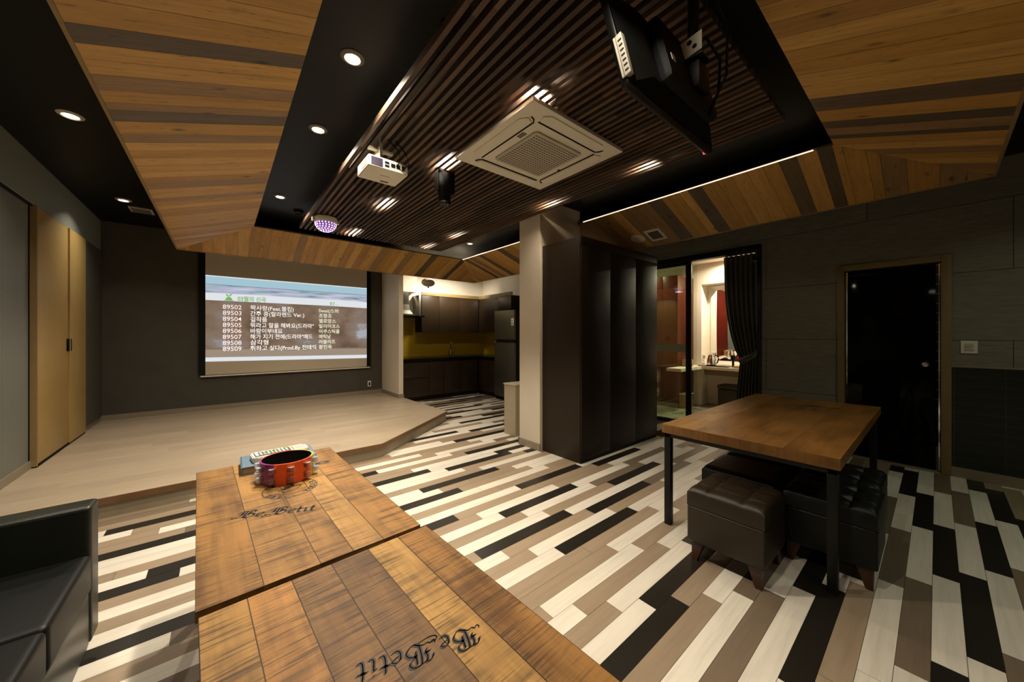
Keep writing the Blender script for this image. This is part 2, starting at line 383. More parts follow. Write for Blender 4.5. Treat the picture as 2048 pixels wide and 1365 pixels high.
# ------------------------------------------------------------------ ceiling, walls
struct('ceiling', MB().box(-1.45, 5.65, -2.65, 7.75, 3.06, 3.12), M['ceil'])
LW = -1.37
mb = MB().box(LW - .08, LW, -2.65, 7.75, 0, 3.06)
struct('wall_left', mb, M['wall_grey'])
struct('trim_1', MB().box(LW, LW + .03, -2.6, 7.70, 2.62, 3.06), M['band'])
BW = 7.70
struct('wall_back', MB().box(-1.37, 2.70, BW, BW + .08, 0, 3.06), M['wall_dark'])
struct('wall_kitchen', MB().box(2.70, 5.43, BW, BW + .08, 0, 3.06), M['white_warm'])
struct('wall_kitchen_side', MB().box(5.35, 5.43, 3.6, 7.695, 0, 3.06), M['white_warm'])
nib = struct('wall_nib', MB().box(2.70, 2.79, 6.76, 7.70, 0, 3.06), M['white'])
RW = 5.60
mb = MB()
mb.box(RW, RW + .12, -2.6, -.095, 1.10, 3.06)          # right of the bathroom door
mb.box(RW, RW + .12, -2.6, -.095, 0, 1.10)
mb.box(RW, RW + .12, -.095, .745, 2.21, 3.06)
mb.box(RW, RW + .12, .745, 1.50, 0, 3.06)
mb.box(RW, RW + .12, 1.50, 3.75, 2.62, 3.06)
mb.box(RW, RW + .12, 3.75, 4.7, 0, 3.06)
struct('wall_right', mb, M['wall_right'])
struct('trim_2', MB().box(RW - .012, RW, -2.6, -.095, .105, 1.085), M['tile'])
struct('trim_3', MB().box(RW - .018, RW, -2.6, -.095, 1.085, 1.10), M['base'])
struct('wall_front', MB().box(-1.45, 5.7, -2.65, -2.6, 0, 3.06), M['wall_dark'])
# baseboards
struct('baseboard_left', MB().box(LW, LW + .012, 4.04, 5.36, .16, .235).box(LW, LW + .012, 6.88, 7.7, .16, .235), M['base'])
struct('baseboard_back', MB().box(-1.36, 2.70, BW - .012, BW, .16, .235).box(2.688, 2.70, 6.75, 7.688, .16, .235).box(2.69, 2.80, 6.748, 6.76, .0, .235), M['base'])
struct('baseboard_right', MB().box(RW - .014, RW, -2.6, -.095, 0, .10).box(RW - .014, RW, .745, 1.50, 0, .10), M['base'])
# kitchen ceiling panel and dressing room shell
struct('wall_dressing_room', MB().box(7.75, 7.83, -.6, 4.6, 0, 3.0).box(5.72, 7.75, 4.5, 4.6, 0, 3.0).box(5.72, 7.75, .95, 1.02, 0, 3.0), M['white_warm'])
struct('ceiling', MB().box(5.72, 7.83, .95, 4.6, 2.83, 2.9), M['white_warm'])
# bathroom shell seen dimly through the dark glass door
struct('wall_bathroom', MB().box(6.9, 6.95, -1.0, .95, 0, 2.6).box(5.72, 6.9, -1.05, -1.0, 0, 2.6).box(5.72, 6.9, .90, .95, 0, 2.6).box(5.72, 6.95, -1.05, .95, 2.55, 2.6), M['tile2'])
area_lamp((6.4, -.2, 2.5), 1.2, (.95, 1., .85), .1, 160)

# ------------------------------------------------------------------ wooden coffer of the ceiling
XI0, XI1, YI0, YI1, ZI = .345, 3.66, .51, 5.93, 2.88
DW = .81; ZO = 2.60
XO0, XO1, YO0, YO1 = XI0 - DW, XI1 + DW, YI0 - DW + .03, YI1 + DW
cof = thing('wooden_ceiling_coffer', 'sloping frame of honey and grey wood planks around the black ceiling recess', 'ceiling frame', (0, 0, 2.6))
HON = [(.60, .335, .085), (.53, .285, .065), (.66, .38, .105), (.46, .245, .06)]
GRY = [(.15, .105, .065), (.12, .085, .055)]
TAN = [(.33, .195, .085), (.36, .22, .10)]
def cove_side(name, inner0, inner1, outer0, outer1, dark, seed, label=None):
    """strip between inner edge (inner0->inner1) and outer edge (outer0->outer1), mitred; planks run inner->outer"""
    rn = random.Random(seed); i0, i1, o0, o1 = map(Vector, (inner0, inner1, outer0, outer1))
    U = (o1 - o0).normalized(); L = (o1 - o0).length; mi0 = (i0 - o0).dot(U); mi1 = (i1 - o0).dot(U)
    V = (i0 - o0) - U * mi0; H = V.length; V = V / H; N = V.cross(U).normalized()
    if N.z > 0: N = -N
    m = MB(); u = 0.
    cuts = [0.]
    while cuts[-1] < L - .02: cuts.append(min(L, cuts[-1] + rn.uniform(.115, .135)))
    cuts += [c for d in dark for c in d[:2]]; cuts = sorted(set(cuts))
    cc = [cuts[0]]
    for c in cuts[1:]:
        isd = any(abs(c - d) < 1e-6 for dd in dark for d in dd[:2])
        if c - cc[-1] < .05:
            if isd and not any(abs(cc[-1] - d) < 1e-6 for dd in dark for d in dd[:2]): cc[-1] = c
            elif isd: cc.append(c)
            continue
        cc.append(c)
    def reach(u):
        h = H
        if mi0 > 1e-4: h = min(h, H * u / mi0)
        if mi1 < L - 1e-4: h = min(h, H * (L - u) / (L - mi1))
        return max(0, h)
    for a, b in zip(cc, cc[1:]):
        mid = (a + b) / 2; col = None
        for d in dark:
            if d[0] - 1e-6 < mid < d[1] + 1e-6: col = rn.choice(GRY if d[2] == 'D' else TAN)
        if col is None: col = rn.choice(HON * 4 + TAN[:1])
        pts = [a] + [q for q in (mi0, mi1) if a < q < b] + [b]
        r = rn.random() * 50
        for p, q in zip(pts, pts[1:]):
            g0 = .0012 if p == a else 0; g1 = .0012 if q == b else 0
            hp, hq = reach(p), reach(q)
            P = [o0 + U * (p + g0), o0 + U * (q - g1), o0 + U * (q - g1) + V * hq, o0 + U * (p + g0) + V * hp]
            m.face(P, col, [(r, p + r), (r, q + r), (r + hq, q + r), (r + hp, p + r)])
    # solid back board behind the planks
    t = -N * .022
    A = [o0, o1, i1, i0]
    m.face([p - N * .002 for p in A], (.03, .02, .01), [(0, 0)] * 4)
    m.face([p + t for p in A][::-1], (.03, .02, .01), [(0, 0)] * 4)
    for k in range(4):
        p, q = A[k], A[(k + 1) % 4]; m.face([p, q, q + t, p + t], (.22, .14, .06), [(0, 0), (.1, 0), (.1, .1), (0, .1)])
    o = m.build(name, M['cove'], cof, smooth=False)
    if label: o['label'] = label
    return o
def rng(y0, y1, base, sgn=1): 
    a, b = (y0 - base) * sgn, (y1 - base) * sgn; return (min(a, b), max(a, b))
dl = [(*rng(2.13, 2.25, YO0), 'D'), (*rng(2.81, 2.94, YO0), 'D'), (*rng(4.0, 4.15, YO0), 'T'), (*rng(4.4, 4.5, YO0), 'T'), (*rng(1.45, 1.7, YO0), 'D')]
cove_side('plank_panel', (XI0, YI0, ZI), (XI0, YI1, ZI), (XO0, YO0, ZO), (XO0, YO1, ZO), dl, 3)
df = [(*rng(3.0, 3.13, XO0), 'D'), (*rng(2.1, 2.22, XO0), 'T'), (*rng(.9, 1.0, XO0), 'T'), (*rng(3.62, 3.72, XO0), 'D')]
cove_side('plank_panel', (XI0, YI1, ZI), (XI1, YI1, ZI), (XO0, YO1, ZO), (XO1, YO1, ZO), df, 5)
dr = [(*rng(.74, .86, YO0), 'D'), (*rng(.52, .61, YO0), 'D'), (*rng(1.49, 1.62, YO0), 'D'), (*rng(1.9, 2.05, YO0), 'D'), (*rng(2.3, 2.42, YO0), 'T'), (*rng(4.7, 4.85, YO0), 'D'), (*rng(5.3, 5.42, YO0), 'D'), (*rng(5.8, 5.9, YO0), 'D'), (*rng(.15, .28, YO0), 'T')]
cove_side('plank_panel', (XI1, YI0, ZI), (XI1, YI1, ZI), (XO1, YO0, ZO), (XO1, YO1, ZO), dr, 8)
dn = [(*rng(2.84, 3.03, XO0), 'D'), (*rng(3.21, 3.33, XO0), 'D'), (*rng(3.47, 3.54, XO0), 'D')]
cove_side('plank_panel', (XI0, YI0, ZI), (XI1, YI0, ZI), (XO0, YO0, ZO), (XO1, YO0, ZO), dn, 13)
# black fascia boards that carry the frame up to the ceiling, thin pale edge trim, LED line
m = MB(); e = .012
m.box(XO0 - e, XO0, YO0, YO1, ZO + .015, 3.06).box(XO1, XO1 + e, YO0, YO1, ZO + .015, 3.06).box(XO0 - e, XO1 + e, YO0 - e, YO0, ZO + .015, 3.06)
m.box(XO0 - e, 2.6, YO1, YO1 + e, ZO + .015, 3.06)
m.build('fascia', M['ceil'], cof)
m = MB()
m.box(XO0 - .014, XO0 + .002, YO0, YO1, ZO - .006, ZO + .014).box(XO1 - .002, XO1 + .014, YO0, YO1, ZO - .006, ZO + .014)
m.box(XO0 - .014, XO1 + .014, YO0 - .014, YO0 + .002, ZO - .006, ZO + .014).box(XO0 - .014, XO1 + .014, YO1 - .002, YO1 + .014, ZO - .006, ZO + .014)
m.build('edge_trim', M['lightwood2'], cof)
MB().box(XI1 - .012, XI1 + .002, YI0 + .12, 2.95, ZI + .001, ZI + .0055).box(XI1 - .012, XI1 + .002, 3.6, YI1, ZI + .001, ZI + .0055).build('led_strip', M['led'], cof)

# ------------------------------------------------------------------ slatted panel
SX0, SX1, SY0, SY1, SZ = .815, 2.935, .655, 5.50, 2.85
sl = thing('slatted_ceiling_panel', 'dark wooden slat grille hung in the black ceiling recess', 'ceiling grille', ((SX0 + SX1) / 2, (SY0 + SY1) / 2, SZ))
m = MB(); NS = 38; rn = random.Random(4)
AC = (1.45, 2.40, 1.55, 2.47)
for i in range(NS):
    x = SX0 + (SX1 - SX0 - .026) * i / (NS - 1); y = SY0
    segs = [(SY0, SY1)] if not (AC[0] + .02 < x < AC[1] - .05) else [(SY0, AC[2] + .03), (AC[3] - .03, SY1)]
    for a, b in segs:
        y = a
        while y < b - .01:
            y2 = min(b, y + rn.uniform(.5, 1.1)); 
            c = rn.choice([(.105, .052, .026), (.07, .038, .021), (.14, .082, .048), (.05, .028, .017), (.10, .065, .043)])
            n0 = len(m.b.faces); m.box(x, x + .026, y, y2 - .001, SZ, SZ + .045)
            m.b.faces.ensure_lookup_table(); r = rn.random() * 30
            for f in m.b.faces[n0:]:
                for l in f.loops:
                    l[m.c] = (*c, 1); co = l.vert.co; l[m.u].uv = (co.y + r, co.x + co.z + r)
            y = y2
m.build('slats', M['slat'], sl, smooth=False)
m = MB()
for y in (.9, 1.5, 2.5, 3.3, 4.2, 5.1): m.box(SX0, SX1, y, y + .035, SZ + .045, SZ + .07)
m.build('crossbar', M['metal_black'], sl)
m = MB()
for x in (SX0 + .1, SX1 - .1):
    for y in (.93, 3.3, 5.1): m.tube([(x, y, SZ + .06), (x, y, 3.06)], .004, 6)
m.build('hanger_rod', M['metal_black'], sl)

# ------------------------------------------------------------------ air conditioner cassette
ac = thing('ceiling_air_conditioner', 'square white cassette air conditioner set into the wooden slats', 'air conditioner', ((AC[0] + AC[1]) / 2, (AC[2] + AC[3]) / 2, 2.815))
cx, cy = ac.location.x, ac.location.y; hx, hy = (AC[1] - AC[0]) / 2, (AC[3] - AC[2]) / 2
MB().box(cx - hx, cx + hx, cy - hy, cy + hy, 2.82, 2.85, .006).box(cx - .4, cx + .4, cy - .4, cy + .4, 2.85, 3.04).build('panel', M['plastic'], ac)
def rrect(cx, cy, hx, hy, r, n=6):
    out = []
    for q, (sx, sy) in enumerate(((1, 1), (-1, 1), (-1, -1), (1, -1))):
        for i in range(n + 1):
            a = math.pi / 2 * (q + i / n); out.append((cx + sx * (hx - r) + r * math.cos(a), cy + sy * (hy - r) + r * math.sin(a)))
    return out
m = MB().prism(rrect(cx, cy, .245, .245, .03), 2.806, 2.822); m.build('intake_grille', M['plastic_mid'], ac)
m = MB()
g = 17
for i in range(g):
    for j in range(g):
        px, py = cx + (i - g // 2) * .0265, cy + (j - g // 2) * .0265
        m.box(px - .0092, px + .0092, py - .0062, py + .0062, 2.8045, 2.807)
m.build('grille_holes', M['plastic_dk'], ac, smooth=False, kind='stuff')
for k in range(4):
    a = math.pi / 2 * k
    T = Matrix.Translation((cx, cy, 0)) @ Matrix.Rotation(a, 4, 'Z')
    f = MB(); f.merge(MB().prism([(-.27, -.425), (.27, -.425), (.32, -.385), (.30, -.335), (-.30, -.335), (-.32, -.385)], 2.813, 2.822, .003).b, T); f.build('louver', M['plastic'], ac)
    s_ = MB(); pts = [(-.30, -.322, 2.8185), (.30, -.322, 2.8185), (.325, -.345, 2.8185), (.335, -.375, 2.8185)]
    s2 = MB().tube(pts, .0055, 6); s_.merge(s2.b, T); s_.build('air_slot', M['black'], ac)
MB().box(cx - .30, cx - .265, cy - .17, cy - .10, 2.8165, 2.8205).build('badge', M['plastic_dk'], ac)
MB().box(cx + .30, cx + .33, cy + .05, cy + .07, 2.8165, 2.8205).build('indicator_lamp', M['black'], ac)

# ------------------------------------------------------------------ recessed lamps
def downlight(name, x, y, z, r, ringm, lampm, label, group):
    t = thing(name, label, 'downlight', (x, y, z), group=group)
    MB().lathe([(r * .72, -.002), (r * .80, -.010), (r, -.009), (r + .012, 0), (r + .012, .002), (r * .72, .002)], (x, y, z), 28).build('trim_ring', ringm, t)
    MB().lathe([(.0001, -.004), (r * .5, -.0045), (r * .72, -.002)], (x, y, z), 24).build('bulb', lampm, t)
    return t
for (x, y), lab in zip(STRIP_SPOTS, ('brightest recessed downlight nearest the camera left of the slats', 'recessed downlight in the black ceiling, middle one of the row left of the slats', 'recessed downlight in the black ceiling at the stage end, beside the smoke detector')):
    downlight('recessed_downlight', x, y, 3.057, .055, M['plastic_dk'], M['lamp_on'], lab, 'downlights in the black ceiling strip')
for (x, y), lab in zip(SIDE_SPOTS, ('small white-ringed downlight above the grey wall panels on the left', 'small white-ringed downlight beside the ceiling vent in the left corner')):
    downlight('recessed_downlight', x, y, 3.057, .06, M['plastic_mid'], M['lamp_dim'], lab, 'downlights along the left wall')
downlight('recessed_downlight', *RIGHT_SPOT, 3.057, .055, M['plastic'], M['lamp_dim'], 'small downlight in the black ceiling right of the slats near the kitchen', 'downlight near the kitchen')
labs = ['warm spot above the slats, the nearest one left of the hanging television', 'warm spot above the slats beside the left corner of the air conditioner', 'warm spot above the slats just beyond the white projector', 'warm spot above the slats beside the disco dome light', 'warm spot above the slats between air conditioner and television', 'warm spot above the slats at the far corner of the air conditioner', 'warm spot above the slats in the far right, nearer of two before the pillar', 'warm spot above the slats in the far right, nearest the kitchen']
for (x, y), lab in zip(WARM_SPOTS, labs):
    t = thing('warm_spotlight', lab, 'spotlight', (x, y, 3.05), group='warm spots above the slats')
    MB().lathe([(.052, 0), (.06, -.06), (.055, -.075), (.05, -.06), (.045, 0)], (x, y, 3.055), 20).build('lamp_housing', M['metal_black'], t)
    MB().lathe([(.0001, -.072), (.035, -.070), (.05, -.062)], (x, y, 3.055), 20).build('bulb', M['lamp_warm'], t)

# smoke detector, sprinkler pipe, vent on the left ceiling
t = thing('smoke_detector', 'round detector base outline on the black ceiling near the stage', 'smoke detector', (.72, 5.35, 3.055))
MB().lathe([(.055, 0), (.06, -.02), (.05, -.035), (.046, -.02), (.04, -.012), (.0001, -.012)], (.80, 5.45, 3.06), 28).build('body', M['metal_black'], t)
MB().tube([(.80 + .058 * math.cos(a), 5.45 + .058 * math.sin(a), 3.03) for a in [i * math.pi / 12 for i in range(25)]], .004, 6).build('rim', M['plastic_dk'], t)
t = thing('ceiling_vent', 'flat white rectangular vent in the black ceiling at the left corner', 'vent', (-.8, 6.75, 3.055))
MB().box(-.92, -.70, 6.60, 6.84, 3.045, 3.06, .003).build('frame', M['plastic_mid'], t)
m = MB()
for i in range(8): m.box(-.90, -.72, 6.62 + .027 * i, 6.632 + .027 * i, 3.040, 3.046)
m.build('slats', M['plastic_dk'], t)

# ------------------------------------------------------------------ speaker and vent on the right cove slope
kslope = (ZI - ZO) / DW
def on_slope(x, y, off=0.): return Vector((x, y, ZI - (x - XI1) * kslope - off))
rot = Matrix.Rotation(math.atan(kslope), 4, 'Y')
t = thing('ceiling_speaker', 'round flat white speaker cover on the plank slope left of the square vent', 'speaker', on_slope(4.243, 2.515))
MB().lathe([(.0001, -.012), (.075, -.012), (.088, -.008), (.09, 0)], (0, 0, 0), 32, rot).build('cover', M['plastic'], t, local=True)
t = thing('exhaust_vent', 'square white exhaust vent with grey mesh on the right plank slope', 'vent', on_slope(4.24, 2.27))
fr = MB()
for a in ((-.12, .12, -.1, -.072), (-.12, .12, .072, .1), (-.12, -.088, -.072, .072), (.088, .12, -.072, .072)): fr.box(a[0], a[1], a[2], a[3], -.014, .002, mat=rot)
fr.build('frame', M['plastic'], t, local=True)
m = MB().box(-.088, .088, -.072, .072, -.006, 0, mat=rot)
for i in range(10): m.box(-.088 + .0185 * i, -.082 + .0185 * i, -.072, .072, -.010, -.004, mat=rot)
m.build('mesh', M['plastic_dk'], t, local=True)

# ------------------------------------------------------------------ projector hanging from the slats
t = thing('projector', 'white projector hanging from the slats, connector side towards the camera', 'projector', (.95, 2.66, 2.62))
x0, x1, y0, y1, z0, z1 = .80, 1.09, 2.55, 2.81, 2.605, 2.685
MB().box(x0, x1, y0, y1, z0, z1, .01, 3).build('body', M['plastic'], t)
m = MB().box(x0 + .018, x0 + .10, y0 - .002, y0 + .002, z0 + .012, z1 - .012)
m.build('vent_grille', plain('vent_lilac', (.10, .08, .14), .5), t)
m = MB()
for i in range(12): m.box(x0 + .020 + i * .0065, x0 + .022 + i * .0065, y0 - .005, y0 - .001, z0 + .012, z1 - .012)
m.build('grille_bars', M['black'], t)
for (a, b, c, d) in ((.115, .145, .045, .058), (.115, .145, .022, .035), (.16, .19, .03, .055), (.2, .225, .03, .06), (.24, .262, .028, .058)):
    MB().box(x0 + a, x0 + b, y0 - .004, y0 + .002, z0 + c, z0 + d).build('socket', M['black'], t)
m = MB()
for i in range(4): m.box(x0 - .002, x0 + .001, y0 + .03, y0 + .15, z0 + .02 + .013 * i, z0 + .027 + .013 * i)
m.build('side_vent', M['plastic_mid'], t)
MB().lathe([(.035, 0), (.035, .03), (.028, .035), (.0001, .03)], (0, 0, 0), 20, Matrix.Translation((x0 + .20, y1, z0 + .04)) @ Matrix.Rotation(R(-90), 4, 'X')).build('lens', M['blackgloss'], t)
MB().box(x0 + .155, x0 + .215, y1 - .06, y1 - .035, z0 - .003, z0 + .002, .001).build('foot', M['plastic_dk'], t)
MB().box(x0 + .12, x0 + .19, y0 + .11, y0 + .114, z0 - .0015, z0 + .002).build('badge', M['plastic_dk'], t)
m = MB().box(.90, .96, 2.60, 2.74, z1, z1 + .012).box(.90, .905, 2.62, 2.72, z1, z1 + .11).box(.84, 1.02, 2.66, 2.70, z1 + .10, z1 + .115).tube([(.93, 2.68, z1 + .1), (.93, 2.68, 2.90)], .014)
m.build('ceiling_bracket', M['plastic_mid'], t)
MB().tube([(1.0, 2.55, 2.65), (1.01, 2.50, 2.67), (1.0, 2.50, 2.74), (.96, 2.56, 2.82), (.94, 2.62, 2.88)], .004).build('cable', M['black'], t)
MB().tube([(1.05, 2.55, 2.64), (1.07, 2.49, 2.66), (1.06, 2.52, 2.75), (1.0, 2.58, 2.86)], .005).build('cable', M['black'], t)

# ------------------------------------------------------------------ disco dome
t = thing('disco_dome_light', 'white-based dome light glowing with purple dots below the slats', 'party light', (.99, 4.78, 2.78))
cx, cy, cz = .99, 4.78, 2.775
MB().lathe([(.0001, .075), (.11, .075), (.135, .06), (.135, .012), (.125, 0), (.0001, 0)], (cx, cy, cz), 8).build('housing', M['plastic'], t)
MB().lathe([(.0001, -.105)] + [(.118 * math.sin(a), -.105 * math.cos(a)) for a in [i * math.pi / 20 for i in range(1, 11)]], (cx, cy, cz), 32).build('dome', emit('purple_dome', (.30, .10, .50), .45), t)
m = MB()
for ring in range(1, 7):
    a = ring * math.pi / 13; n = int(2 + 20 * math.sin(a))
    for i in range(n):
        b = 2 * math.pi * (i + .5 * (ring % 2)) / n
        nrm = Vector((math.sin(a) * math.cos(b), math.sin(a) * math.sin(b), -math.cos(a)))
        p = Vector((cx + .1185 * nrm.x, cy + .1185 * nrm.y, cz + .1055 * nrm.z))
        q = nrm.to_track_quat('Z', 'Y').to_matrix().to_4x4()
        m.lathe([(.0088, 0), (.008, .003), (.0001, .0035)], (0, 0, 0), 8, Matrix.Translation(p) @ q)
m.build('lens_dots', emit('dome_dots', (.93, .86, 1.), 1.6), t, kind='stuff')
for a in (.13, -.15): MB().box(cx + a, cx + a + .02, cy - .03, cy + .03, cz + .01, cz + .05, .003).build('side_lug', M['plastic_mid'], t)
l_ = area_lamp((cx, cy, 2.66), 1.2, (.7, .5, 1.), .2, 180)

# ------------------------------------------------------------------ black stage lamp
t = thing('stage_par_light', 'black cylindrical stage lamp hanging from the slats near the air conditioner', 'stage light', (1.52, 2.76, 2.55))
MB().lathe([(.0001, 0), (.048, 0), (.052, .012), (.056, .10), (.070, .135), (.074, .2), (.07, .26), (.0001, .27)], (1.52, 2.77, 2.555), 28).build('body', M['black'], t)
MB().lathe([(.048, 0), (.053, -.003), (.055, .012), (.052, .02)], (1.52, 2.77, 2.553), 28).build('front_ring', M['metal_black'], t)
m = MB()
for i in range(7):
    a = i * math.pi / 3; rr = 0 if i == 6 else .03
    m.lathe([(.0001, -.006), (.008, -.004), (.011, .002)], (1.52 + rr * math.cos(a), 2.77 + rr * math.sin(a), 2.555), 12)
m.build('led_lenses', M['plastic_dk'], t)
MB().box(1.435, 1.443, 2.74, 2.80, 2.66, 2.86).box(1.597, 1.605, 2.74, 2.80, 2.66, 2.86).box(1.435, 1.605, 2.74, 2.80, 2.83, 2.85).build('yoke', M['metal_black'], t)

# ------------------------------------------------------------------ television hung from the ceiling, back towards the camera
t = thing('ceiling_television', 'black television hung from the ceiling, seen from behind and below', 'television', (1.47, .715, 2.30))
tt = Matrix.Translation((1.47, .70, 2.285)) @ Matrix.Rotation(R(-14), 4, 'X')   # local: x width, y depth (screen towards +y), z height
def tvp(name, mb_, mat):
    o = MB(); o.merge(mb_.b, tt); return o.build(name, mat, t)
tvp('bezel', MB().box(-.365, .365, -.012, .020, 0, .44, .008), M['blackgloss'])
tvp('screen', MB().box(-.35, .35, .0195, .0215, .018, .425), M['blackgloss'])
bx = MB(); bx.hull8([(-.355, -.012, .01), (.355, -.012, .01), (.355, -.012, .43), (-.355, -.012, .43)], [(-.25, -.055, .05), (.25, -.055, .05), (.25, -.055, .36), (-.25, -.055, .36)])
tvp('back_cover', bx, M['black'])
tvp('back_housing', MB().box(-.20, .23, -.105, -.05, .05, .33, .03), M['black'])
tvp('socket_panel', MB().box(-.372, -.350, -.030, -.006, .03, .20, .001).box(-.3725, -.366, -.004, .004, .03, .20, .001), M['plastic_mid'])
m = MB()
for i in range(7): m.box(-.3735, -.370, -.026, -.012, .045 + i * .021, .050 + i * .021)
tvp('sockets', m, M['black'])
tvp('label_sticker', MB().box(-.19, -.165, -.1115, -.109, .11, .14), M['plastic_mid'])
tvp('standby_lamp', MB().box(.335, .343, .012, .024, .002, .010), M['led_red'])
MB().hull8([(1.446, .675, 2.515), (1.446, .585, 2.525), (1.446, .585, 2.598), (1.446, .675, 2.588)], [(1.450, .675, 2.515), (1.450, .585, 2.525), (1.450, .585, 2.598), (1.450, .675, 2.588)]).build('bracket_plate', M['plastic'], t)
MB().box(1.45, 1.53, .585, .675, 2.512, 2.518, .001).build('bracket_shelf', M['metal_black'], t)
m = MB()
for py_, pz_, rr in ((.632, 2.572, .010), (.612, 2.548, .009)):
    m.lathe([(rr, 0), (rr, .002), (.0001, .002)], (0, 0, 0), 14, Matrix.Translation((1.447, py_, pz_)) @ Matrix.Rotation(R(-90), 4, 'Y'))
m.build('bracket_hole', M['black'], t)
MB().tube([(1.50, .64, 2.45), (1.50, .64, 3.06)], .022, 16).build('mounting_pole', M['metal_black'], t)
MB().box(1.46, 1.56, .60, .70, 2.40, 2.50, .004).build('tilt_arm', M['metal_black'], t)
MB().tube([(1.52, .60, 2.62), (1.56, .56, 2.52), (1.60, .58, 2.42), (1.60, .62, 2.34)], .006).build('cable', M['blackgloss'], t)
MB().tube([(1.47, .57, 2.80), (1.55, .53, 2.62), (1.60, .55, 2.47), (1.58, .60, 2.36)], .005).build('cable', M['blackgloss'], t)

# ------------------------------------------------------------------ pillar
t = thing('pillar', 'cream square pillar standing behind the tall dark wardrobe', 'pillar', (3.3, 3.25, 0))
MB().box(2.966, 3.72, 3.055, 3.43, 0, 3.06, .003).build('shaft', M['white'], t)
MB().box(2.955, 2.966, 3.05, 3.44, 0, .085).box(2.955, 3.73, 3.43, 3.442, 0, .085).build('baseboard', M['base'], t)

# ------------------------------------------------------------------ wardrobe
t = thing('wardrobe', 'tall dark brown three-door wardrobe standing against the cream pillar', 'wardrobe', (3.85, 2.75, 0))
WX0, WX1, WY0, WY1, WH = 3.005, 4.62, 2.45, 3.05, 2.48
MB().box(WX0, WX1, WY0 + .022, WY1, .0, WH, .002).build('carcass', M['brown_side'], t)
dv = [WX0 + .002, 3.535, 4.085, WX1 - .002]
for a, b in zip(dv, dv[1:]):
    MB().box(a + .0025, b - .0025, WY0, WY0 + .021, .045, WH - .10, .0025).build('door', M['brownlam'], t)
MB().box(WX0, WX1, WY0 + .001, WY0 + .022, WH - .096, WH, .002).build('top_filler', M['brownlam'], t)
MB().box(WX0, WX1, WY0 + .012, WY0 + .023, .0, .042).build('plinth', M['black'], t)

# ------------------------------------------------------------------ stage
st = thing('raised_stage', 'low wood-topped stage with brown nosing and cut corner below the screen', 'stage', (.8, 5.8, 0))
SH = .16
poly = [(LW + .002, 4.04), (1.417, 4.04), (2.85, 5.10), (2.80, 6.745), (2.687, 6.745), (2.687, BW - .013), (LW + .002, BW - .013)]
MB().prism([(LW + .002, 4.06), (1.41, 4.06), (2.83, 5.11), (2.78, 6.745), (2.687, 6.745), (2.687, BW - .013), (LW + .002, BW - .013)], .0, SH - .035).build('riser', M['riser'], st)
MB().prism(poly, SH - .05, SH - .002).build('nosing', M['nosing'], st)
m = MB(); rn = random.Random(9); k = 0; y = 4.046
def clipx(y):
    if y <= 5.10: return 1.425 + (y - 4.046) * (2.845 - 1.425) / (5.10 - 4.046)
    if y <= 6.745: return 2.845 - (y - 5.10) * .05 / 1.645
    return 2.688
while y < BW - .02:
    y2 = min(BW - .013, y + .16)
    for yb in (5.10, 6.745):
        if y < yb < y2: y2 = yb
    x = LW + .002 - rn.uniform(0, 1.2)
    while x < 2.9:
        xe = x + 1.25; a0 = max(x, LW + .002); lim0, lim1 = clipx(y + 1e-4), clipx(y2 - 1e-4)
        b0, b1 = min(xe, lim0), min(xe, lim1)
        if b0 > a0 or b1 > a0:
            b0, b1 = max(b0, a0), max(b1, a0)
            v = rn.uniform(.90, 1.06); c = (.44 * v, .35 * v, .245 * v); r = rn.random() * 30
            m.face([(a0 + .0004, y, SH), (b0, y, SH), (b1, y2 - .0006, SH), (a0 + .0004, y2 - .0006, SH)], c, [(a0 + r, y + r), (b0 + r, y + r), (b1 + r, y2 + r), (a0 + r, y2 + r)])
        x = xe
    y = y2
m.build('deck', M['stage'], st, smooth=False)

# ------------------------------------------------------------------ sliding wood doors on the left wall
t = thing('sliding_wood_doors', 'pale wood sliding door pair standing proud of the grey left wall', 'sliding door', (-1.33, 6.1, SH))
MB().box(-1.368, -1.335, 5.385, 6.27, SH + .02, 2.615, .003).build('door_leaf', M['lightwood'], t)
MB().box(-1.360, -1.320, 6.274, 6.88, SH + .02, 2.615, .003).build('door_leaf', M['lightwood'], t)
MB().box(-1.368, -1.325, 5.362, 5.384, SH + .012, 2.615).build('end_panel', M['lightwood2'], t)
MB().box(-1.368, -1.325, 5.362, 6.88, SH + .001, SH + .012).build('floor_track', M['black'], t)
for y in (6.225, 6.30):
    MB().box(-1.336, -1.3185, y, y + .035, 1.22, 1.36, .003).build('pull_handle', M['black'], t)
struct('trim_4', MB().box(LW, LW + .045, 6.885, 7.69, SH + .08, 2.615), M['wall_dark'])
struct('trim_5', MB().box(LW, LW + .004, 5.34, 5.36, SH, 2.62).box(LW, LW + .02, -2.6, 5.36, 2.60, 2.62), M['black'])

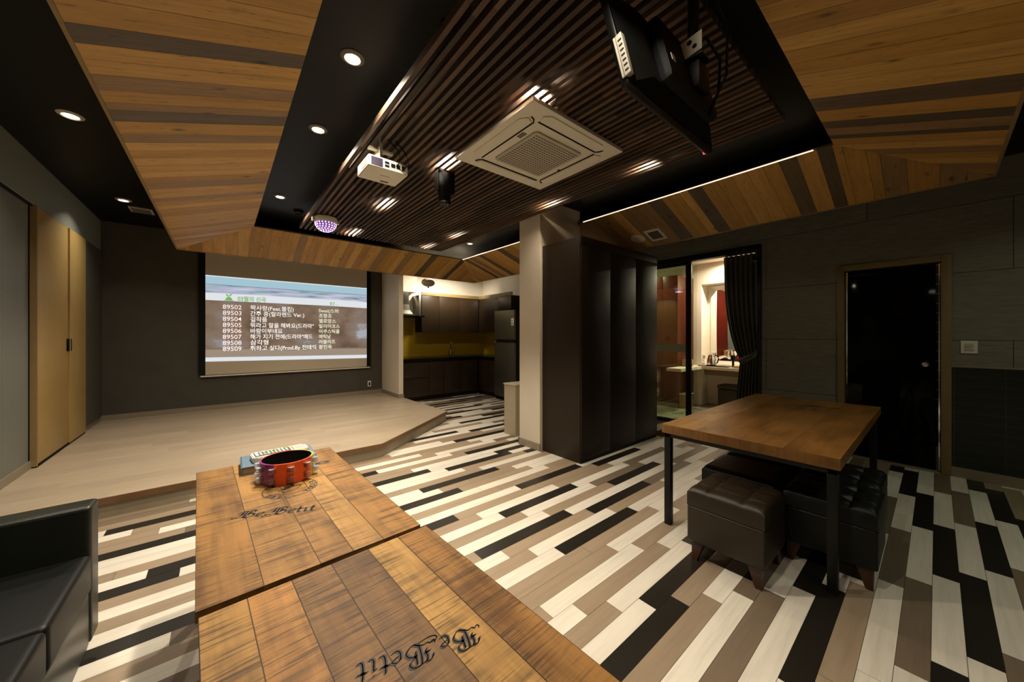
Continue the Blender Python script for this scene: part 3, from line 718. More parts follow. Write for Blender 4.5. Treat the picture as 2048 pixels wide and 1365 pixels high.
# ------------------------------------------------------------------ text helpers
def text_mesh(body, size, align='LEFT', bold=0.):
    cu = D.curves.new('t', 'FONT'); cu.body = body; cu.size = size; cu.align_x = align; cu.offset = bold; cu.resolution_u = 3
    o = D.objects.new('t', cu); COL.objects.link(o); bpy.context.view_layer.update()
    dg = bpy.context.evaluated_depsgraph_get(); me = D.meshes.new_from_object(o.evaluated_get(dg)); D.objects.remove(o); return me
def lettering(name, items, mat, parent, extrude=0.0):
    """items: (body,size,matrix,align,bold,width or None) -> one mesh"""
    m = MB()
    for body, size, mat4, align, bold, wid in items:
        me = text_mesh(body, size, align, bold)
        if len(me.vertices) == 0: continue
        if wid:
            xs = [v.co.x for v in me.vertices]; k = wid / max(1e-6, max(xs) - min(xs)); me.transform(Matrix.Diagonal((k, 1, 1, 1)))
        me.transform(mat4); m.b.from_mesh(me); D.meshes.remove(me)
    for f in m.b.faces: f.material_index = 0
    return m.build(name, mat, parent, smooth=False)
WALLM = Matrix.Rotation(R(90), 4, 'X')    # text upright facing -Y

# ------------------------------------------------------------------ projection screen
t = thing('projection_screen', 'pull-down projection screen showing a karaoke song list above the stage', 'projection screen', (1.08, 7.66, .70))
sx0, sx1 = -.197, 2.364; ys = 7.655
MB().box(sx0, sx1, ys, ys + .003, .745, 2.90).build('fabric', plain('screen_cloth', (.56, .49, .37), .85, var=.03), t)
for a in (sx0 - .085, sx1): MB().box(a, a + .085, ys, ys + .003, .745, 2.90).build('black_border', M['black'], t)
MB().box(-.258, 2.43, ys - .008, ys + .012, .712, .735, .004).build('bottom_bar', M['plastic'], t)
MB().box(-.30, 2.47, ys - .05, ys + .04, 2.90, 3.0, .01).build('case', M['plastic_mid'], t)
def picture():
    t = NT('projected_picture'); nt = t.t; uv = t.mapping('UV')
    sp = t.n('ShaderNodeSeparateXYZ'); t.l(uv, sp.inputs[0]); v = sp.outputs[1]
    n1 = t.noise(t.mapping('UV', (3.2, 2.2, 1), loc=(3.3, 1.7, 0)), 1.3, 4, .55); n2 = t.noise(t.mapping('UV', (5, 28, 1), loc=(.7, 4.1, 0)), 1., 3, .5)
    brown = t.ramp(n1, [(.30, (.13, .085, .06)), (.48, (.27, .18, .12)), (.60, (.30, .24, .21)), (.70, (.50, .50, .55))])
    sky = t.ramp(n2, [(.30, (.16, .20, .24)), (.45, (.42, .55, .64)), (.58, (.60, .58, .78)), (.70, (.75, .85, .92))])
    x = t.n('ShaderNodeValToRGB'); x.color_ramp.interpolation = 'CONSTANT'; e = x.color_ramp.elements
    st_ = [(0, (.92, .97, 1.)), (.045, (.42, .32, .24)), (.135, (.27, .19, .135)), (.15, (0, 0, 0)), (.708, (.93, .96, 1.)), (.80, (0, 0, 0)), (.895, (.46, .69, .80)), (.985, (.9, .97, 1.))]
    while len(e) < len(st_): e.new(.5)
    for i, (p, c) in enumerate(st_): e[i].position = p; e[i].color = (*c, 1)
    t.l(v, x.inputs[0])
    def band(lo, hi):
        a = t.n('ShaderNodeMath', operation='GREATER_THAN'); b = t.n('ShaderNodeMath', operation='LESS_THAN'); c = t.n('ShaderNodeMath', operation='MULTIPLY')
        t.l(v, a.inputs[0]); a.inputs[1].default_value = lo; t.l(v, b.inputs[0]); b.inputs[1].default_value = hi
        t.l(a.outputs[0], c.inputs[0]); t.l(b.outputs[0], c.inputs[1]); return c.outputs[0]
    c = t.mix(x.outputs[0], brown, band(.15, .708), 'MIX'); c = t.mix(c, sky, band(.80, .895), 'MIX')
    t.b.inputs['Base Color'].default_value = (0, 0, 0, 1); t.l(c, t.b.inputs['Emission Color']); t.b.inputs['Emission Strength'].default_value = .95
    t.b.inputs['Roughness'].default_value = 1
    return t.m
m = MB(); z0, z1 = .966, 2.393
m.face([(sx0, ys - .002, z0), (sx1, ys - .002, z0 - .045), (sx1, ys - .002, z1), (sx0, ys - .002, z1)], (1, 1, 1), [(0, 0), (1, 0), (1, 1), (0, 1)])
pic = m.build('projected_picture', picture(), t, smooth=False); pic['label'] = 'lit song list picture with blue and white bands'
nums = ['89502', '89503', '89504', '89505', '89506', '89507', '89508', '89509']
tit = ['짝사랑(Feat.볼킴)', '간주 중(랄라랜드 Ver.)', '걸작품', '뭐라고 말을 해봐요(드라마"', '바람이부네요', '해가 지기 전에(드라마"매드', '삼각형', '취하고 싶다(Prod.By 전태익']
titw = [.65, .82, .24, .98, .47, .96, .26, 1.02]
art = ['Swai(스와', '조항조', '멜로망스', '빌리어코스', '어쿠스틱콜', '에릭남', '러블리즈', '황인욱']
artw = [.36, .23, .30, .37, .37, .21, .29, .23]
def row(i, z0=1.845): return z0 - i * .1015
def TW(x, z, o=.004): return Matrix.Translation((x, ys - o, z)) @ WALLM
lettering('song_numbers', [(s, .105, TW(.02, row(i)), 'LEFT', .0005, .25) for i, s in enumerate(nums)], M['scr_pink'], t)
sh = [(s, .098, TW(.396, row(i) - .006, .003), 'LEFT', .0035, w_) for i, (s, w_) in enumerate(zip(tit, titw))]
lettering('title_shadows', sh, M['scr_outline'], t)
lettering('song_titles', [(s, .098, TW(.392, row(i)), 'LEFT', .0008, w_) for i, (s, w_) in enumerate(zip(tit, titw))], M['scr_text'], t)
lettering('artist_names', [(s, .088, TW(1.46, row(i, 1.85)), 'LEFT', .001, w_) for i, (s, w_) in enumerate(zip(art, artw))], M['scr_yel'], t)
lettering('list_heading', [('03월의 신곡', .098, TW(.219, 1.995), 'LEFT', .002, .40)], M['scr_green'], t)
lettering('maker_logo', [('KY', .088, TW(1.66, 1.995), 'LEFT', .003, .09), ('Group', .03, TW(1.76, 1.998), 'LEFT', .0, .07)], M['scr_green'], t)
m = MB().box(.045, .16, ys - .0045, ys - .003, 1.985, 2.0).box(.06, .145, ys - .005, ys - .003, 2.0, 2.03).box(.075, .13, ys - .005, ys - .003, 2.03, 2.05)
m.face([(.10, ys - .005, 2.05), (.13, ys - .005, 2.075), (.16, ys - .005, 2.11), (.115, ys - .005, 2.095)]); m.face([(.10, ys - .005, 2.05), (.065, ys - .005, 2.075), (.07, ys - .005, 2.10), (.095, ys - .005, 2.08)])
m.build('plant_icon', M['scr_green'], t, smooth=False)
# wall socket under the screen
t = thing('wall_socket', 'small white wall socket at the lower right of the projection screen', 'socket', (2.45, 7.69, .37))
MB().box(2.395, 2.465, 7.685, 7.70, .31, .43, .003).build('plate', M['plastic'], t)
MB().box(2.413, 2.447, 7.681, 7.686, .335, .405, .004).build('outlet', M['black'], t)

# ------------------------------------------------------------------ kitchen
KF = 7.0; KX0, KX1 = 2.80, 4.75; RF = 4.75
bc = thing('kitchen_base_cabinets', 'dark brown lower kitchen cabinets under the black worktop', 'kitchen cabinet', (3.9, 7.3, 0))
MB().box(KX0, KX1, KF + .02, BW - .003, .06, .85).box(RF + .02, 5.347, 6.27, BW - .003, .06, .85).box(KX0, KX1, KF + .05, BW - .003, 0, .06).box(RF + .05, 5.347, 6.27, 7.1, 0, .06).build('carcass', M['kitside'], bc)
d = MB().box(KX0 + .002, 3.475, KF, KF + .02, .50, .82, .002); d.build('drawer', M['kitlam'], bc)
d = MB().box(KX0 + .002, 3.475, KF, KF + .02, .10, .485, .002); d.build('drawer', M['kitlam'], bc)
MB().box(KX0 + .05, 3.45, KF + .001, KF + .012, .486, .499).build('finger_groove', M['black'], bc)
for a, b in ((3.479, 3.84), (3.844, 4.29), (4.294, 4.72)): MB().box(a, b, KF, KF + .02, .10, .82, .002).build('door', M['kitlam'], bc)
for a, b in ((6.28, 6.62), (6.624, 6.97)): MB().box(RF, RF + .02, a, b, .10, .82, .002).build('door', M['kitlam'], bc)
wt = thing('kitchen_worktop', 'glossy black worktop running around the kitchen corner', 'worktop', (3.9, 7.3, .85))
MB().prism([(KX0, KF - .015), (RF - .015, KF - .015), (RF - .015, 6.26), (5.348, 6.26), (5.348, BW - .002), (KX0, BW - .002)], .852, .905, .003).build('slab', M['blackgloss'], wt)
MB().box(4.05, 4.62, 7.12, 7.52, .9055, .910, .002).build('sink_rim', M['steel'], wt)
MB().box(4.08, 4.59, 7.15, 7.49, .9062, .9108).build('sink_bowl', M['metal_black'], wt)
one('splashback', MB().box(KX0, 3.455, BW - .012, BW - .001, .906, 1.79).box(3.455, 5.335, BW - .012, BW - .001, .906, 1.46), M['yellow'], 'yellow glass splashback behind the kitchen tap', 'splashback', (4, 7.69, .906))
one('splashback', MB().box(5.338, 5.349, 6.27, BW - .013, .906, 1.47), M['yellow'], 'yellow glass splashback on the side wall beside the fridge', 'splashback', (5.345, 7., .906))
uc = thing('kitchen_wall_cabinets', 'dark brown upper cabinets with wood cornice above the splashback', 'kitchen cabinet', (4.2, 7.5, 1.47))
UX0 = 3.46; UY = 7.35; UZ0, UZ1 = 1.47, 2.30; URX = 5.0
MB().box(UX0, 5.35, UY + .02, BW, UZ0, UZ1).box(URX + .02, 5.349, 6.05, UY + .1, 1.96, UZ1).build('carcass', M['kitside'], uc)
for a, b in ((UX0 + .002, 3.9), (3.904, 4.45), (4.454, 4.98)): MB().box(a, b, UY, UY + .02, UZ0 - .01, UZ1 - .01, .002).build('door', M['kitlam'], uc)
MB().box(URX, URX + .02, 6.07, 6.55, 1.97, UZ1 - .01, .002).build('door', M['kitlam'], uc)
MB().box(URX, URX + .02, 6.554, 7.34, UZ0, UZ1 - .01, .002).build('door', M['kitlam'], uc)
MB().box(URX + .02, 5.345, 6.56, UY + .1, UZ0, 1.96).build('side_carcass', M['kitside'], uc)
MB().box(UX0, 5.02, UY - .01, UY + .02, UZ1, UZ1 + .075, .002).box(URX - .02, URX + .01, 6.03, UY, UZ1, UZ1 + .075, .002).build('cornice', M['doorframe'], uc)
hd = thing('cooker_hood', 'steel chimney hood with flat black canopy over the kitchen worktop', 'cooker hood', (3.1, 7.4, 1.8))
MB().box(2.82, 3.42, 7.12, 7.69, 1.795, 1.825, .004).build('canopy', M['blackgloss'], hd)
prof = [(1.825, .25, .22), (1.87, .17, .17), (1.95, .125, .15), (2.08, .11, .14), (2.36, .105, .14)]
m = MB()
for (za, ha, da), (zb, hb, db) in zip(prof, prof[1:]):
    m.hull8([(3.08 - ha, 7.69 - 2 * da, za), (3.08 + ha, 7.69 - 2 * da, za), (3.08 + ha, 7.69, za), (3.08 - ha, 7.69, za)], [(3.08 - hb, 7.69 - 2 * db, zb), (3.08 + hb, 7.69 - 2 * db, zb), (3.08 + hb, 7.69, zb), (3.08 - hb, 7.69, zb)])
m.build('chimney', plain('hood_steel', (.12, .115, .09), .4, .8), hd)
MB().box(3.30, 3.42, 7.118, 7.121, 1.803, 1.817).build('control_strip', M['chrome'], hd)
one('cabinet_end_panel', MB().box(3.40, 3.45, 7.36, 7.69, 1.83, 2.30, .003), M['steel'], 'narrow pale upright panel between the hood chimney and wall cabinets', 'panel', (3.43, 7.5, 1.83))
struct('trim_6', MB().box(2.80, 3.38, 7.42, 7.70, 2.36, 3.06), M['white'])
fz = thing('refrigerator', 'tall steel refrigerator beside the kitchen return cabinets', 'refrigerator', (5.0, 5.9, 0))
MB().box(4.72, 5.34, 5.56, 6.245, .03, 1.925, .01).build('cabinet', M['metal_black'], fz)
MB().box(4.665, 4.715, 5.56, 6.245, 1.31, 1.93, .01).build('door', M['fridge'], fz)
MB().box(4.665, 4.715, 5.56, 6.245, .08, 1.24, .01).build('door', M['fridge'], fz)
MB().box(4.672, 4.715, 5.56, 6.20, 1.242, 1.308).build('handle_recess', M['black'], fz)
MB().box(4.70, 4.73, 5.57, 6.24, .0, .078).build('kick_plate', M['black'], fz)
mg = thing('fridge_magnet_opener', 'cream oval holder stuck on the fridge door edge', 'holder', (4.66, 5.60, 1.72))
MB().box(4.645, 4.664, 5.565, 5.645, 1.60, 1.75, .018, 4).build('plate', M['plastic'], mg)
MB().box(4.641, 4.646, 5.585, 5.625, 1.62, 1.66, .002).build('opening', M['plastic_dk'], mg)
MB().box(4.641, 4.646, 5.59, 5.62, 1.69, 1.72, .004).build('opening', M['plastic_dk'], mg)
tp = thing('kitchen_tap', 'chrome kitchen tap with curved spout at the black worktop', 'tap', (4.30, 7.42, .91))
MB().lathe([(.0001, 0), (.03, 0), (.03, .01), (.018, .02), (.017, .16), (.0001, .165)], (4.32, 7.57, .907), 20).build('base', M['chrome'], tp)
MB().tube([(4.32, 7.57, 1.04), (4.30, 7.53, 1.12), (4.27, 7.47, 1.20), (4.24, 7.40, 1.25), (4.22, 7.36, 1.24), (4.215, 7.35, 1.20)], .013, 12).build('spout', M['chrome'], tp)
MB().tube([(4.33, 7.57, 1.05), (4.38, 7.54, 1.09), (4.42, 7.51, 1.15)], [.02, .016, .01], 12).build('lever', M['chrome'], tp)
tw = thing('paper_towel_stand', 'thin dark upright holder with chrome knobs beside the fridge', 'holder', (4.86, 6.45, .906))
MB().tube([(4.86, 6.45, .91), (4.86, 6.45, 1.24)], .006).build('pole', M['metal_black'], tw)
MB().lathe([(.0001, -.02), (.018, -.01), (.02, .005), (.0001, .018)], (4.86, 6.45, 1.25), 14).build('top_knob', M['chrome'], tw)
MB().lathe([(.0001, 0), (.05, 0), (.05, .008), (.012, .014), (.012, .03), (.0001, .03)], (4.86, 6.45, .906), 20).build('base', M['chrome'], tw)
pl = thing('pendant_lamp', 'small oval mesh pendant with a knob hanging at the kitchen entrance', 'pendant lamp', (3.40, 6.9, 2.50))
MB().lathe([(.0001, -.09)] + [(.145 * math.sin(a), -.09 * math.cos(a)) for a in [i * math.pi / 12 for i in range(1, 12)]] + [(.0001, .09)], (3.40, 6.9, 2.525), 28).build('shade', M['pend'], pl)
MB().lathe([(.0001, -.03), (.016, -.022), (.018, -.008), (.008, .004), (.0001, .004)], (3.40, 6.9, 2.432), 14).build('knob', M['black'], pl)
MB().tube([(3.40, 6.9, 2.575), (3.40, 6.9, 3.06)], .003).build('cord', M['metal_black'], pl)
kt = thing('low_cabinet', 'low beige cabinet box standing behind the cream pillar', 'cabinet', (3.4, 3.82, 0))
MB().box(3.125, 3.75, 3.70, 3.95, 0, .70, .004).build('body', M['lowcab'], kt)
MB().box(3.115, 3.76, 3.69, 3.96, .70, .718, .003).build('top', M['plastic_mid'], kt)
# kitchen ceiling lamp
t = thing('kitchen_ceiling_lamp', 'flat round ceiling lamp lighting the kitchen, above the plank frame', 'ceiling lamp', (3.9, 6.95, 3.05))
MB().lathe([(.0001, -.04), (.2, -.04), (.22, -.02), (.22, 0)], (4.3, 7.0, 3.06), 32).build('diffuser', M['lamp_dim'], t)

# ------------------------------------------------------------------ right wall: sliding glass door, curtain
sd = thing('sliding_glass_door', 'black-framed sliding glass door with frosted band opening on the dressing room', 'sliding door', (RW, 2.6, 0))
MB().box(RW - .03, RW + .10, 1.50, 3.75, 2.545, 2.625, .003).build('head_track', M['metal_black'], sd)
MB().box(RW - .03, RW + .10, 1.50, 1.545, 0, 2.545, .003).build('jamb', M['metal_black'], sd)
MB().box(RW - .03, RW + .10, 1.545, 3.75, 0, .035).build('floor_track', M['metal_black'], sd)
MB().box(RW + .0, RW + .04, 2.425, 2.505, .035, 2.545, .003).build('stile', M['metal_black'], sd)
MB().box(RW + .0, RW + .04, 2.425, 3.70, 2.50, 2.545).build('top_rail', M['metal_black'], sd)
MB().box(RW + .014, RW + .022, 2.505, 3.70, .035, 2.50).build('glass_pane', M['clear'], sd)
MB().box(RW + .010, RW + .014, 2.505, 3.70, 1.135, 1.262).build('frosted_band', M['sticker'], sd)
MB().box(RW + .058, RW + .066, 2.36, 3.6, .035, 2.52).build('glass_pane', M['clear'], sd)
MB().box(RW - .014, RW - .0, 1.52, 1.60, 2.40, 2.47).build('roller_bracket', M['chrome'], sd)
cu = thing('tied_curtain', 'dark grey-green curtain tied back inside the glass door opening', 'curtain', (5.80, 1.75, 0))
def curtain():
    m = MB(); nz, ny = 40, 60; V = []
    for i in range(nz + 1):
        z = .04 + 2.52 * i / nz
        # left edge profile (the tie gathers towards the jamb at z about 1.05)
        if z > 1.05: f = ((z - 1.05) / 1.5) ** .75; wdt = .25 + (.47 - .25) * f + .06 * math.sin(f * 3.1)
        else: f = ((1.05 - z) / 1.0) ** .8; wdt = .25 + .08 * f
        r = []
        for j in range(ny + 1):
            u = j / ny; fold = math.sin(u * 2 * math.pi * 7.5 + .5 * math.sin(z * 2)); amp = .028 * (.5 + .5 * min(1, abs(z - 1.05) * 2))
            r.append(m.b.verts.new((5.79 + amp * fold, 1.56 + wdt * u, z)))
        V.append(r)
    for a, b in zip(V, V[1:]):
        for j in range(ny): m.b.faces.new((a[j], a[j + 1], b[j + 1], b[j]))
    bmesh.ops.recalc_face_normals(m.b, faces=m.b.faces[:])
    return m
c_ = curtain().build('cloth', M['curtain'], cu)
sm = c_.modifiers.new('thick', 'SOLIDIFY'); sm.thickness = .003
m = MB().tube([(5.75, 1.56, 1.22), (5.735, 1.64, 1.12), (5.735, 1.74, 1.05), (5.75, 1.80, 1.02)], [.02, .035, .045, .04], 10)
m.build('tie_band', M['curtain'], cu)
MB().tube([(5.79, 1.5, 2.58), (5.79, 3.6, 2.58)], .012).build('rail', M['metal_black'], cu)

# dressing room contents
rc = thing('red_closet', 'glossy dark red closet block seen through the frosted-band glass', 'closet', (7.1, 3.5, 0))
MB().box(6.77, 7.445, 3.17, 3.78, .085, 2.56, .003).build('body', M['red'], rc)
MB().box(6.755, 6.77, 3.17, 3.46, .085, 2.56, .002).build('door', M['red'], rc)
MB().box(6.755, 6.77, 3.464, 3.78, .085, 2.56, .002).build('door', M['red'], rc)
MB().box(6.79, 7.445, 3.19, 3.78, 0, .085).build('plinth', M['riser'], rc)
struct('mirrored_red_panel', MB().box(5.73, 5.78, 3.07, 3.47, .0, 2.5), M['redbright'])  # red panel added mostly out of view for the vanity mirror to reflect
struct('mirrored_grey_panel', MB().box(5.73, 5.78, 3.472, 4.49, .0, 2.5), M['band'])  # grey panel added out of view beside it, also for the mirror
struct('wall_pilaster', MB().box(7.45, 7.749, 3.02, 3.4, 0, 2.83), M['white_warm'])
struct('trim_7', MB().box(7.45, 7.749, 1.02, 3.02, 2.42, 2.83), M['white_warm'])
vt = thing('vanity_counter', 'pale L-shaped vanity counter under the mirror in the dressing room', 'vanity', (7.4, 2.5, .74))
MB().prism([(7.16, 1.03), (7.748, 1.03), (7.748, 3.015), (7.44, 3.015), (7.44, 3.165), (6.30, 3.165), (6.30, 2.90), (7.16, 2.90)], .745, .80, .002).build('top', M['white'], vt)
MB().box(7.60, 7.74, 1.05, 3.0, .60, .744).build('apron', M['riser'], vt)
one('vanity_mirror', MB().box(7.725, 7.748, 1.1, 2.95, .81, 2.40, .002), M['mirror'], 'large mirror above the vanity counter reflecting red panel', 'mirror', (7.74, 2, .81))
kb = thing('storage_chest', 'small pale wood box on the floor below the left vanity counter', 'box', (6.9, 3.1, 0))
MB().box(6.80, 7.05, 3.02, 3.16, 0, .26, .004).build('body', M['lightwood'], kb)
MB().box(6.79, 7.06, 3.01, 3.165, .26, .28, .003).build('lid', M['plastic'], kb)
tb = thing('tissue_box', 'wooden tissue box on the left end of the vanity counter', 'box', (6.9, 3.05, .80))
MB().box(6.82, 7.04, 3.0, 3.12, .801, .93, .004).build('body', M['lightwood'], tb)
MB().box(6.87, 6.98, 2.9985, 3.0, .815, .84).build('mark', M['ink_soft'], tb)
kk = thing('electric_kettle', 'chrome electric kettle with black handle on a tray on the vanity', 'kettle', (7.35, 2.80, .815))
MB().lathe([(.0001, 0), (.078, 0), (.08, .02), (.075, .10), (.055, .17), (.045, .19), (.0001, .20)], (7.34, 2.79, .832), 28).build('body', M['chrome'], kk)
MB().tube([(7.33, 2.72, 1.01), (7.32, 2.67, 1.01), (7.31, 2.65, .95), (7.32, 2.68, .87), (7.33, 2.72, .86)], .012, 10).build('handle', M['black'], kk)
MB().lathe([(.0001, 0), (.085, 0), (.085, .014), (.0001, .014)], (7.34, 2.79, .816), 24).build('base', M['black'], kk)
one('serving_tray', MB().box(7.20, 7.46, 2.45, 2.99, .801, .815, .004), M['blackgloss'], 'flat black tray under the kettle on the vanity counter', 'tray', (7.33, 2.72, .80))
cp = thing('white_cup', 'small white cup on its saucer in front of the kettle', 'cup', (7.24, 2.88, .815))
MB().lathe([(.0001, .004), (.022, .004), (.034, .05), (.031, .05), (.02, .01), (.0001, .01)], (7.235, 2.90, .817), 20).build('bowl', M['plastic'], cp)
MB().lathe([(.0001, 0), (.045, 0), (.052, .006), (.0001, .004)], (7.235, 2.90, .815), 20).build('saucer', M['plastic'], cp)
so = thing('wall_socket', 'double wall socket above the left end of the black tray', 'socket', (7.46, 3.0, .93))
MB().box(7.49, 7.60, 3.005, 3.02, .90, 1.02, .003).build('plate', M['plastic'], so)
MB().box(7.505, 7.53, 3.001, 3.006, .93, .99, .002).box(7.555, 7.58, 3.001, 3.006, .93, .99, .002).build('outlet', M['black'], so)
hb = thing('hair_brush', 'dark round hair brush standing on the vanity beside the wooden tray', 'hair brush', (7.32, 2.408, .82))
MB().lathe([(.0001, -.055), (.03, -.045), (.045, 0), (.035, .04), (.0001, .05)], (7.32, 2.408, .985), 18).build('head', M['black'], hb)
MB().tube([(7.32, 2.408, .801), (7.32, 2.408, .94)], .02).build('handle', M['black'], hb)
bt = thing('lotion_bottle', 'grey lotion bottle with lilac cap in the wooden tray', 'bottle', (7.28, 2.27, .84))
MB().lathe([(.0001, 0), (.035, 0), (.035, .15), (.03, .165), (.0001, .165)], (7.28, 2.25, .84), 20).build('body', plain('grey_bottle', (.18, .16, .16), .3), bt)
MB().lathe([(.033, 0), (.034, .05), (.0001, .052)], (7.28, 2.25, 1.005), 20).build('cap', plain('lilac_cap', (.55, .5, .7), .4), bt)
wtr = thing('wooden_tray', 'shallow orange wood tray holding toiletries on the vanity counter', 'tray', (7.28, 2.3, .80))
MB().box(7.19, 7.40, 2.14, 2.37, .8015, .84, .003).build('body', M['lightwood'], wtr)
so2 = thing('upholstered_stool', 'dark leather stool pushed under the vanity counter', 'stool', (7.5, 2.55, 0))
MB().box(7.28, 7.62, 2.30, 2.66, .05, .38, .03, 3).build('base', M['leather_brown'], so2)
MB().box(7.27, 7.63, 2.29, 2.67, .385, .46, .03, 3).build('seat', M['leather_brown'], so2)
tl = thing('dressing_room_downlight', 'bright downlight in the white dressing room ceiling beside the curtain', 'downlight', (7.3, 2.45, 2.82))
MB().lathe([(.05, 0), (.062, -.004), (.065, .003)], (7.2, 2.38, 2.825), 24).build('trim_ring', M['plastic'], tl)
MB().lathe([(.0001, -.006), (.05, -.003)], (7.2, 2.38, 2.825), 24).build('bulb', M['lamp_on'], tl)

# ------------------------------------------------------------------ bathroom door
dr_ = D.objects.new('door_1', None); COL.objects.link(dr_); dr_.location = (RW, .33, 0); dr_['kind'] = 'structure'
MB().box(RW - .02, RW + .14, .685, .745, 0, 2.21, .003).box(RW - .02, RW + .14, -.095, -.028, 0, 2.21, .003).box(RW - .02, RW + .14, -.028, .685, 2.145, 2.21, .003).build('door_frame', M['doorframe'], dr_)
MB().box(RW + .035, RW + .047, .005, .66, .02, 2.13, .002).build('glass_leaf', M['tinted'], dr_)
MB().lathe([(.0001, .03), (.022, .028), (.034, .015), (.036, .006), (.02, 0), (.012, -.02)], (0, 0, 0), 24, Matrix.Translation((RW + .01, .075, 1.10)) @ Matrix.Rotation(R(-90), 4, 'Y')).build('door_knob', M['chrome'], dr_)
MB().box(RW + .028, RW + .034, -.022, -.012, .02, 2.13).box(RW + .028, RW + .05, .663, .672, .02, 2.13).build('edge_profile', M['chrome'], dr_)
MB().box(RW - .015, RW + .12, -.028, .685, 0, .012).build('threshold', M['riser'], dr_)
sw = thing('light_switch', 'white two-gang light switch on the wall right of the bathroom door', 'light switch', (RW, -.20, 1.285))
MB().box(RW - .012, RW, -.252, -.150, 1.223, 1.347, .004).build('plate', M['plastic'], sw)
MB().box(RW - .018, RW - .011, -.228, -.176, 1.287, 1.32, .002).build('rocker', M['plastic_mid'], sw)
MB().box(RW - .018, RW - .011, -.228, -.176, 1.25, 1.284, .002).build('rocker', M['plastic_mid'], sw)

# ------------------------------------------------------------------ blackletter pen writing
GL = {
 'B': (.95, [[(-.16, .60), (-.10, .76), (.02, .86), (.16, .84), (.30, .92)], [(.10, .82), (.06, .62), (.12, .45), (.04, .30)], [(-.06, .44), (.12, .46)],
             [(.30, .90), (.27, .60), (.30, .12)], [(.30, .90), (.50, .97), (.68, .90), (.70, .72), (.46, .54)], [(.46, .86), (.46, .30)], [(.46, .54), (.72, .46), (.80, .28), (.66, .06), (.50, -.02), (.30, .10)],
             [(-.12, .12), (.0, .04), (.12, .10), (.30, .08), (.48, -.02)], [(-.12, .12), (-.22, .0), (-.30, .06), (-.28, .16)]]),
 'e': (.46, [[(.06, .42), (.05, .12), (.20, .0), (.38, .10)], [(.06, .40), (.22, .52), (.36, .40), (.10, .24)]]),
 't': (.42, [[(.14, .78), (.12, .50), (.14, .10), (.24, .0), (.36, .08)], [(-.02, .48), (.32, .50)]]),
 'i': (.34, [[(-.02, .44), (.10, .50), (.10, .10), (.20, .0), (.30, .07)], [(.10, .68), (.13, .72)]]),
}
def pen(word, mat4, swash=True):
    m = MB(); nib = Vector((math.cos(R(38)), math.sin(R(38)))) * .094; x = 0.; first = True
    for ch in word:
        if ch == ' ': x += .38; continue
        adv, strokes = GL[ch]; strokes = list(strokes)
        if ch == 'B' and not first and swash: strokes.append([(.36, -.02), (.1, -.12), (-.15, -.18), (-.34, -.16), (-.40, -.04), (-.30, .06), (-.16, .08)])
        for si, s_ in enumerate(strokes):
            thin = .35 if (ch == 'B' and si >= 7) else 1.
            pts = [Vector(p) for p in s_]
            dense = []
            for i in range(len(pts) - 1):
                p0, p1, p2, p3 = pts[max(i - 1, 0)], pts[i], pts[i + 1], pts[min(i + 2, len(pts) - 1)]
                for q in range(6):
                    u = q / 6; dense.append(.5 * ((2 * p1) + (p2 - p0) * u + (2 * p0 - 5 * p1 + 4 * p2 - p3) * u * u + (3 * p1 - p0 - 3 * p2 + p3) * u ** 3))
            dense.append(pts[-1]); nb = nib * thin; up = Vector((0, .016))
            for k, (a, b) in enumerate(zip(dense, dense[1:])):
                n2 = nb
                d2 = (b - a); 
                cr = d2.x * nb.y - d2.y * nb.x
                q = [a - n2, a + n2, b + n2, b - n2]
                if abs(cr) < 1e-4: q = [a - up, a + up, b + up, b - up]; cr = d2.x * up.y - d2.y * up.x
                if cr > 0: pass
                P = [mat4 @ Vector((x + p.x, p.y, 0)) for p in q]
                f = m.face(P)
                # hairline body so strokes along the nib keep some width
                hl = Vector((-d2.y, d2.x)).normalized() * .019
                Q = [mat4 @ Vector((x + p.x, p.y, 0)) for p in (a - hl, a + hl, b + hl, b - hl)]
                m.face(Q)
        x += adv; first = False
    # face everything upward
    for f in m.b.faces:
        f.normal_update()
        if f.normal.z < 0: f.normal_flip()
    return m, x
def pen_matrix(x, y, z, ang, s): return Matrix.Translation((x, y, z)) @ Matrix.Rotation(ang, 4, 'Z') @ Matrix.Diagonal((s, s, s, 1))

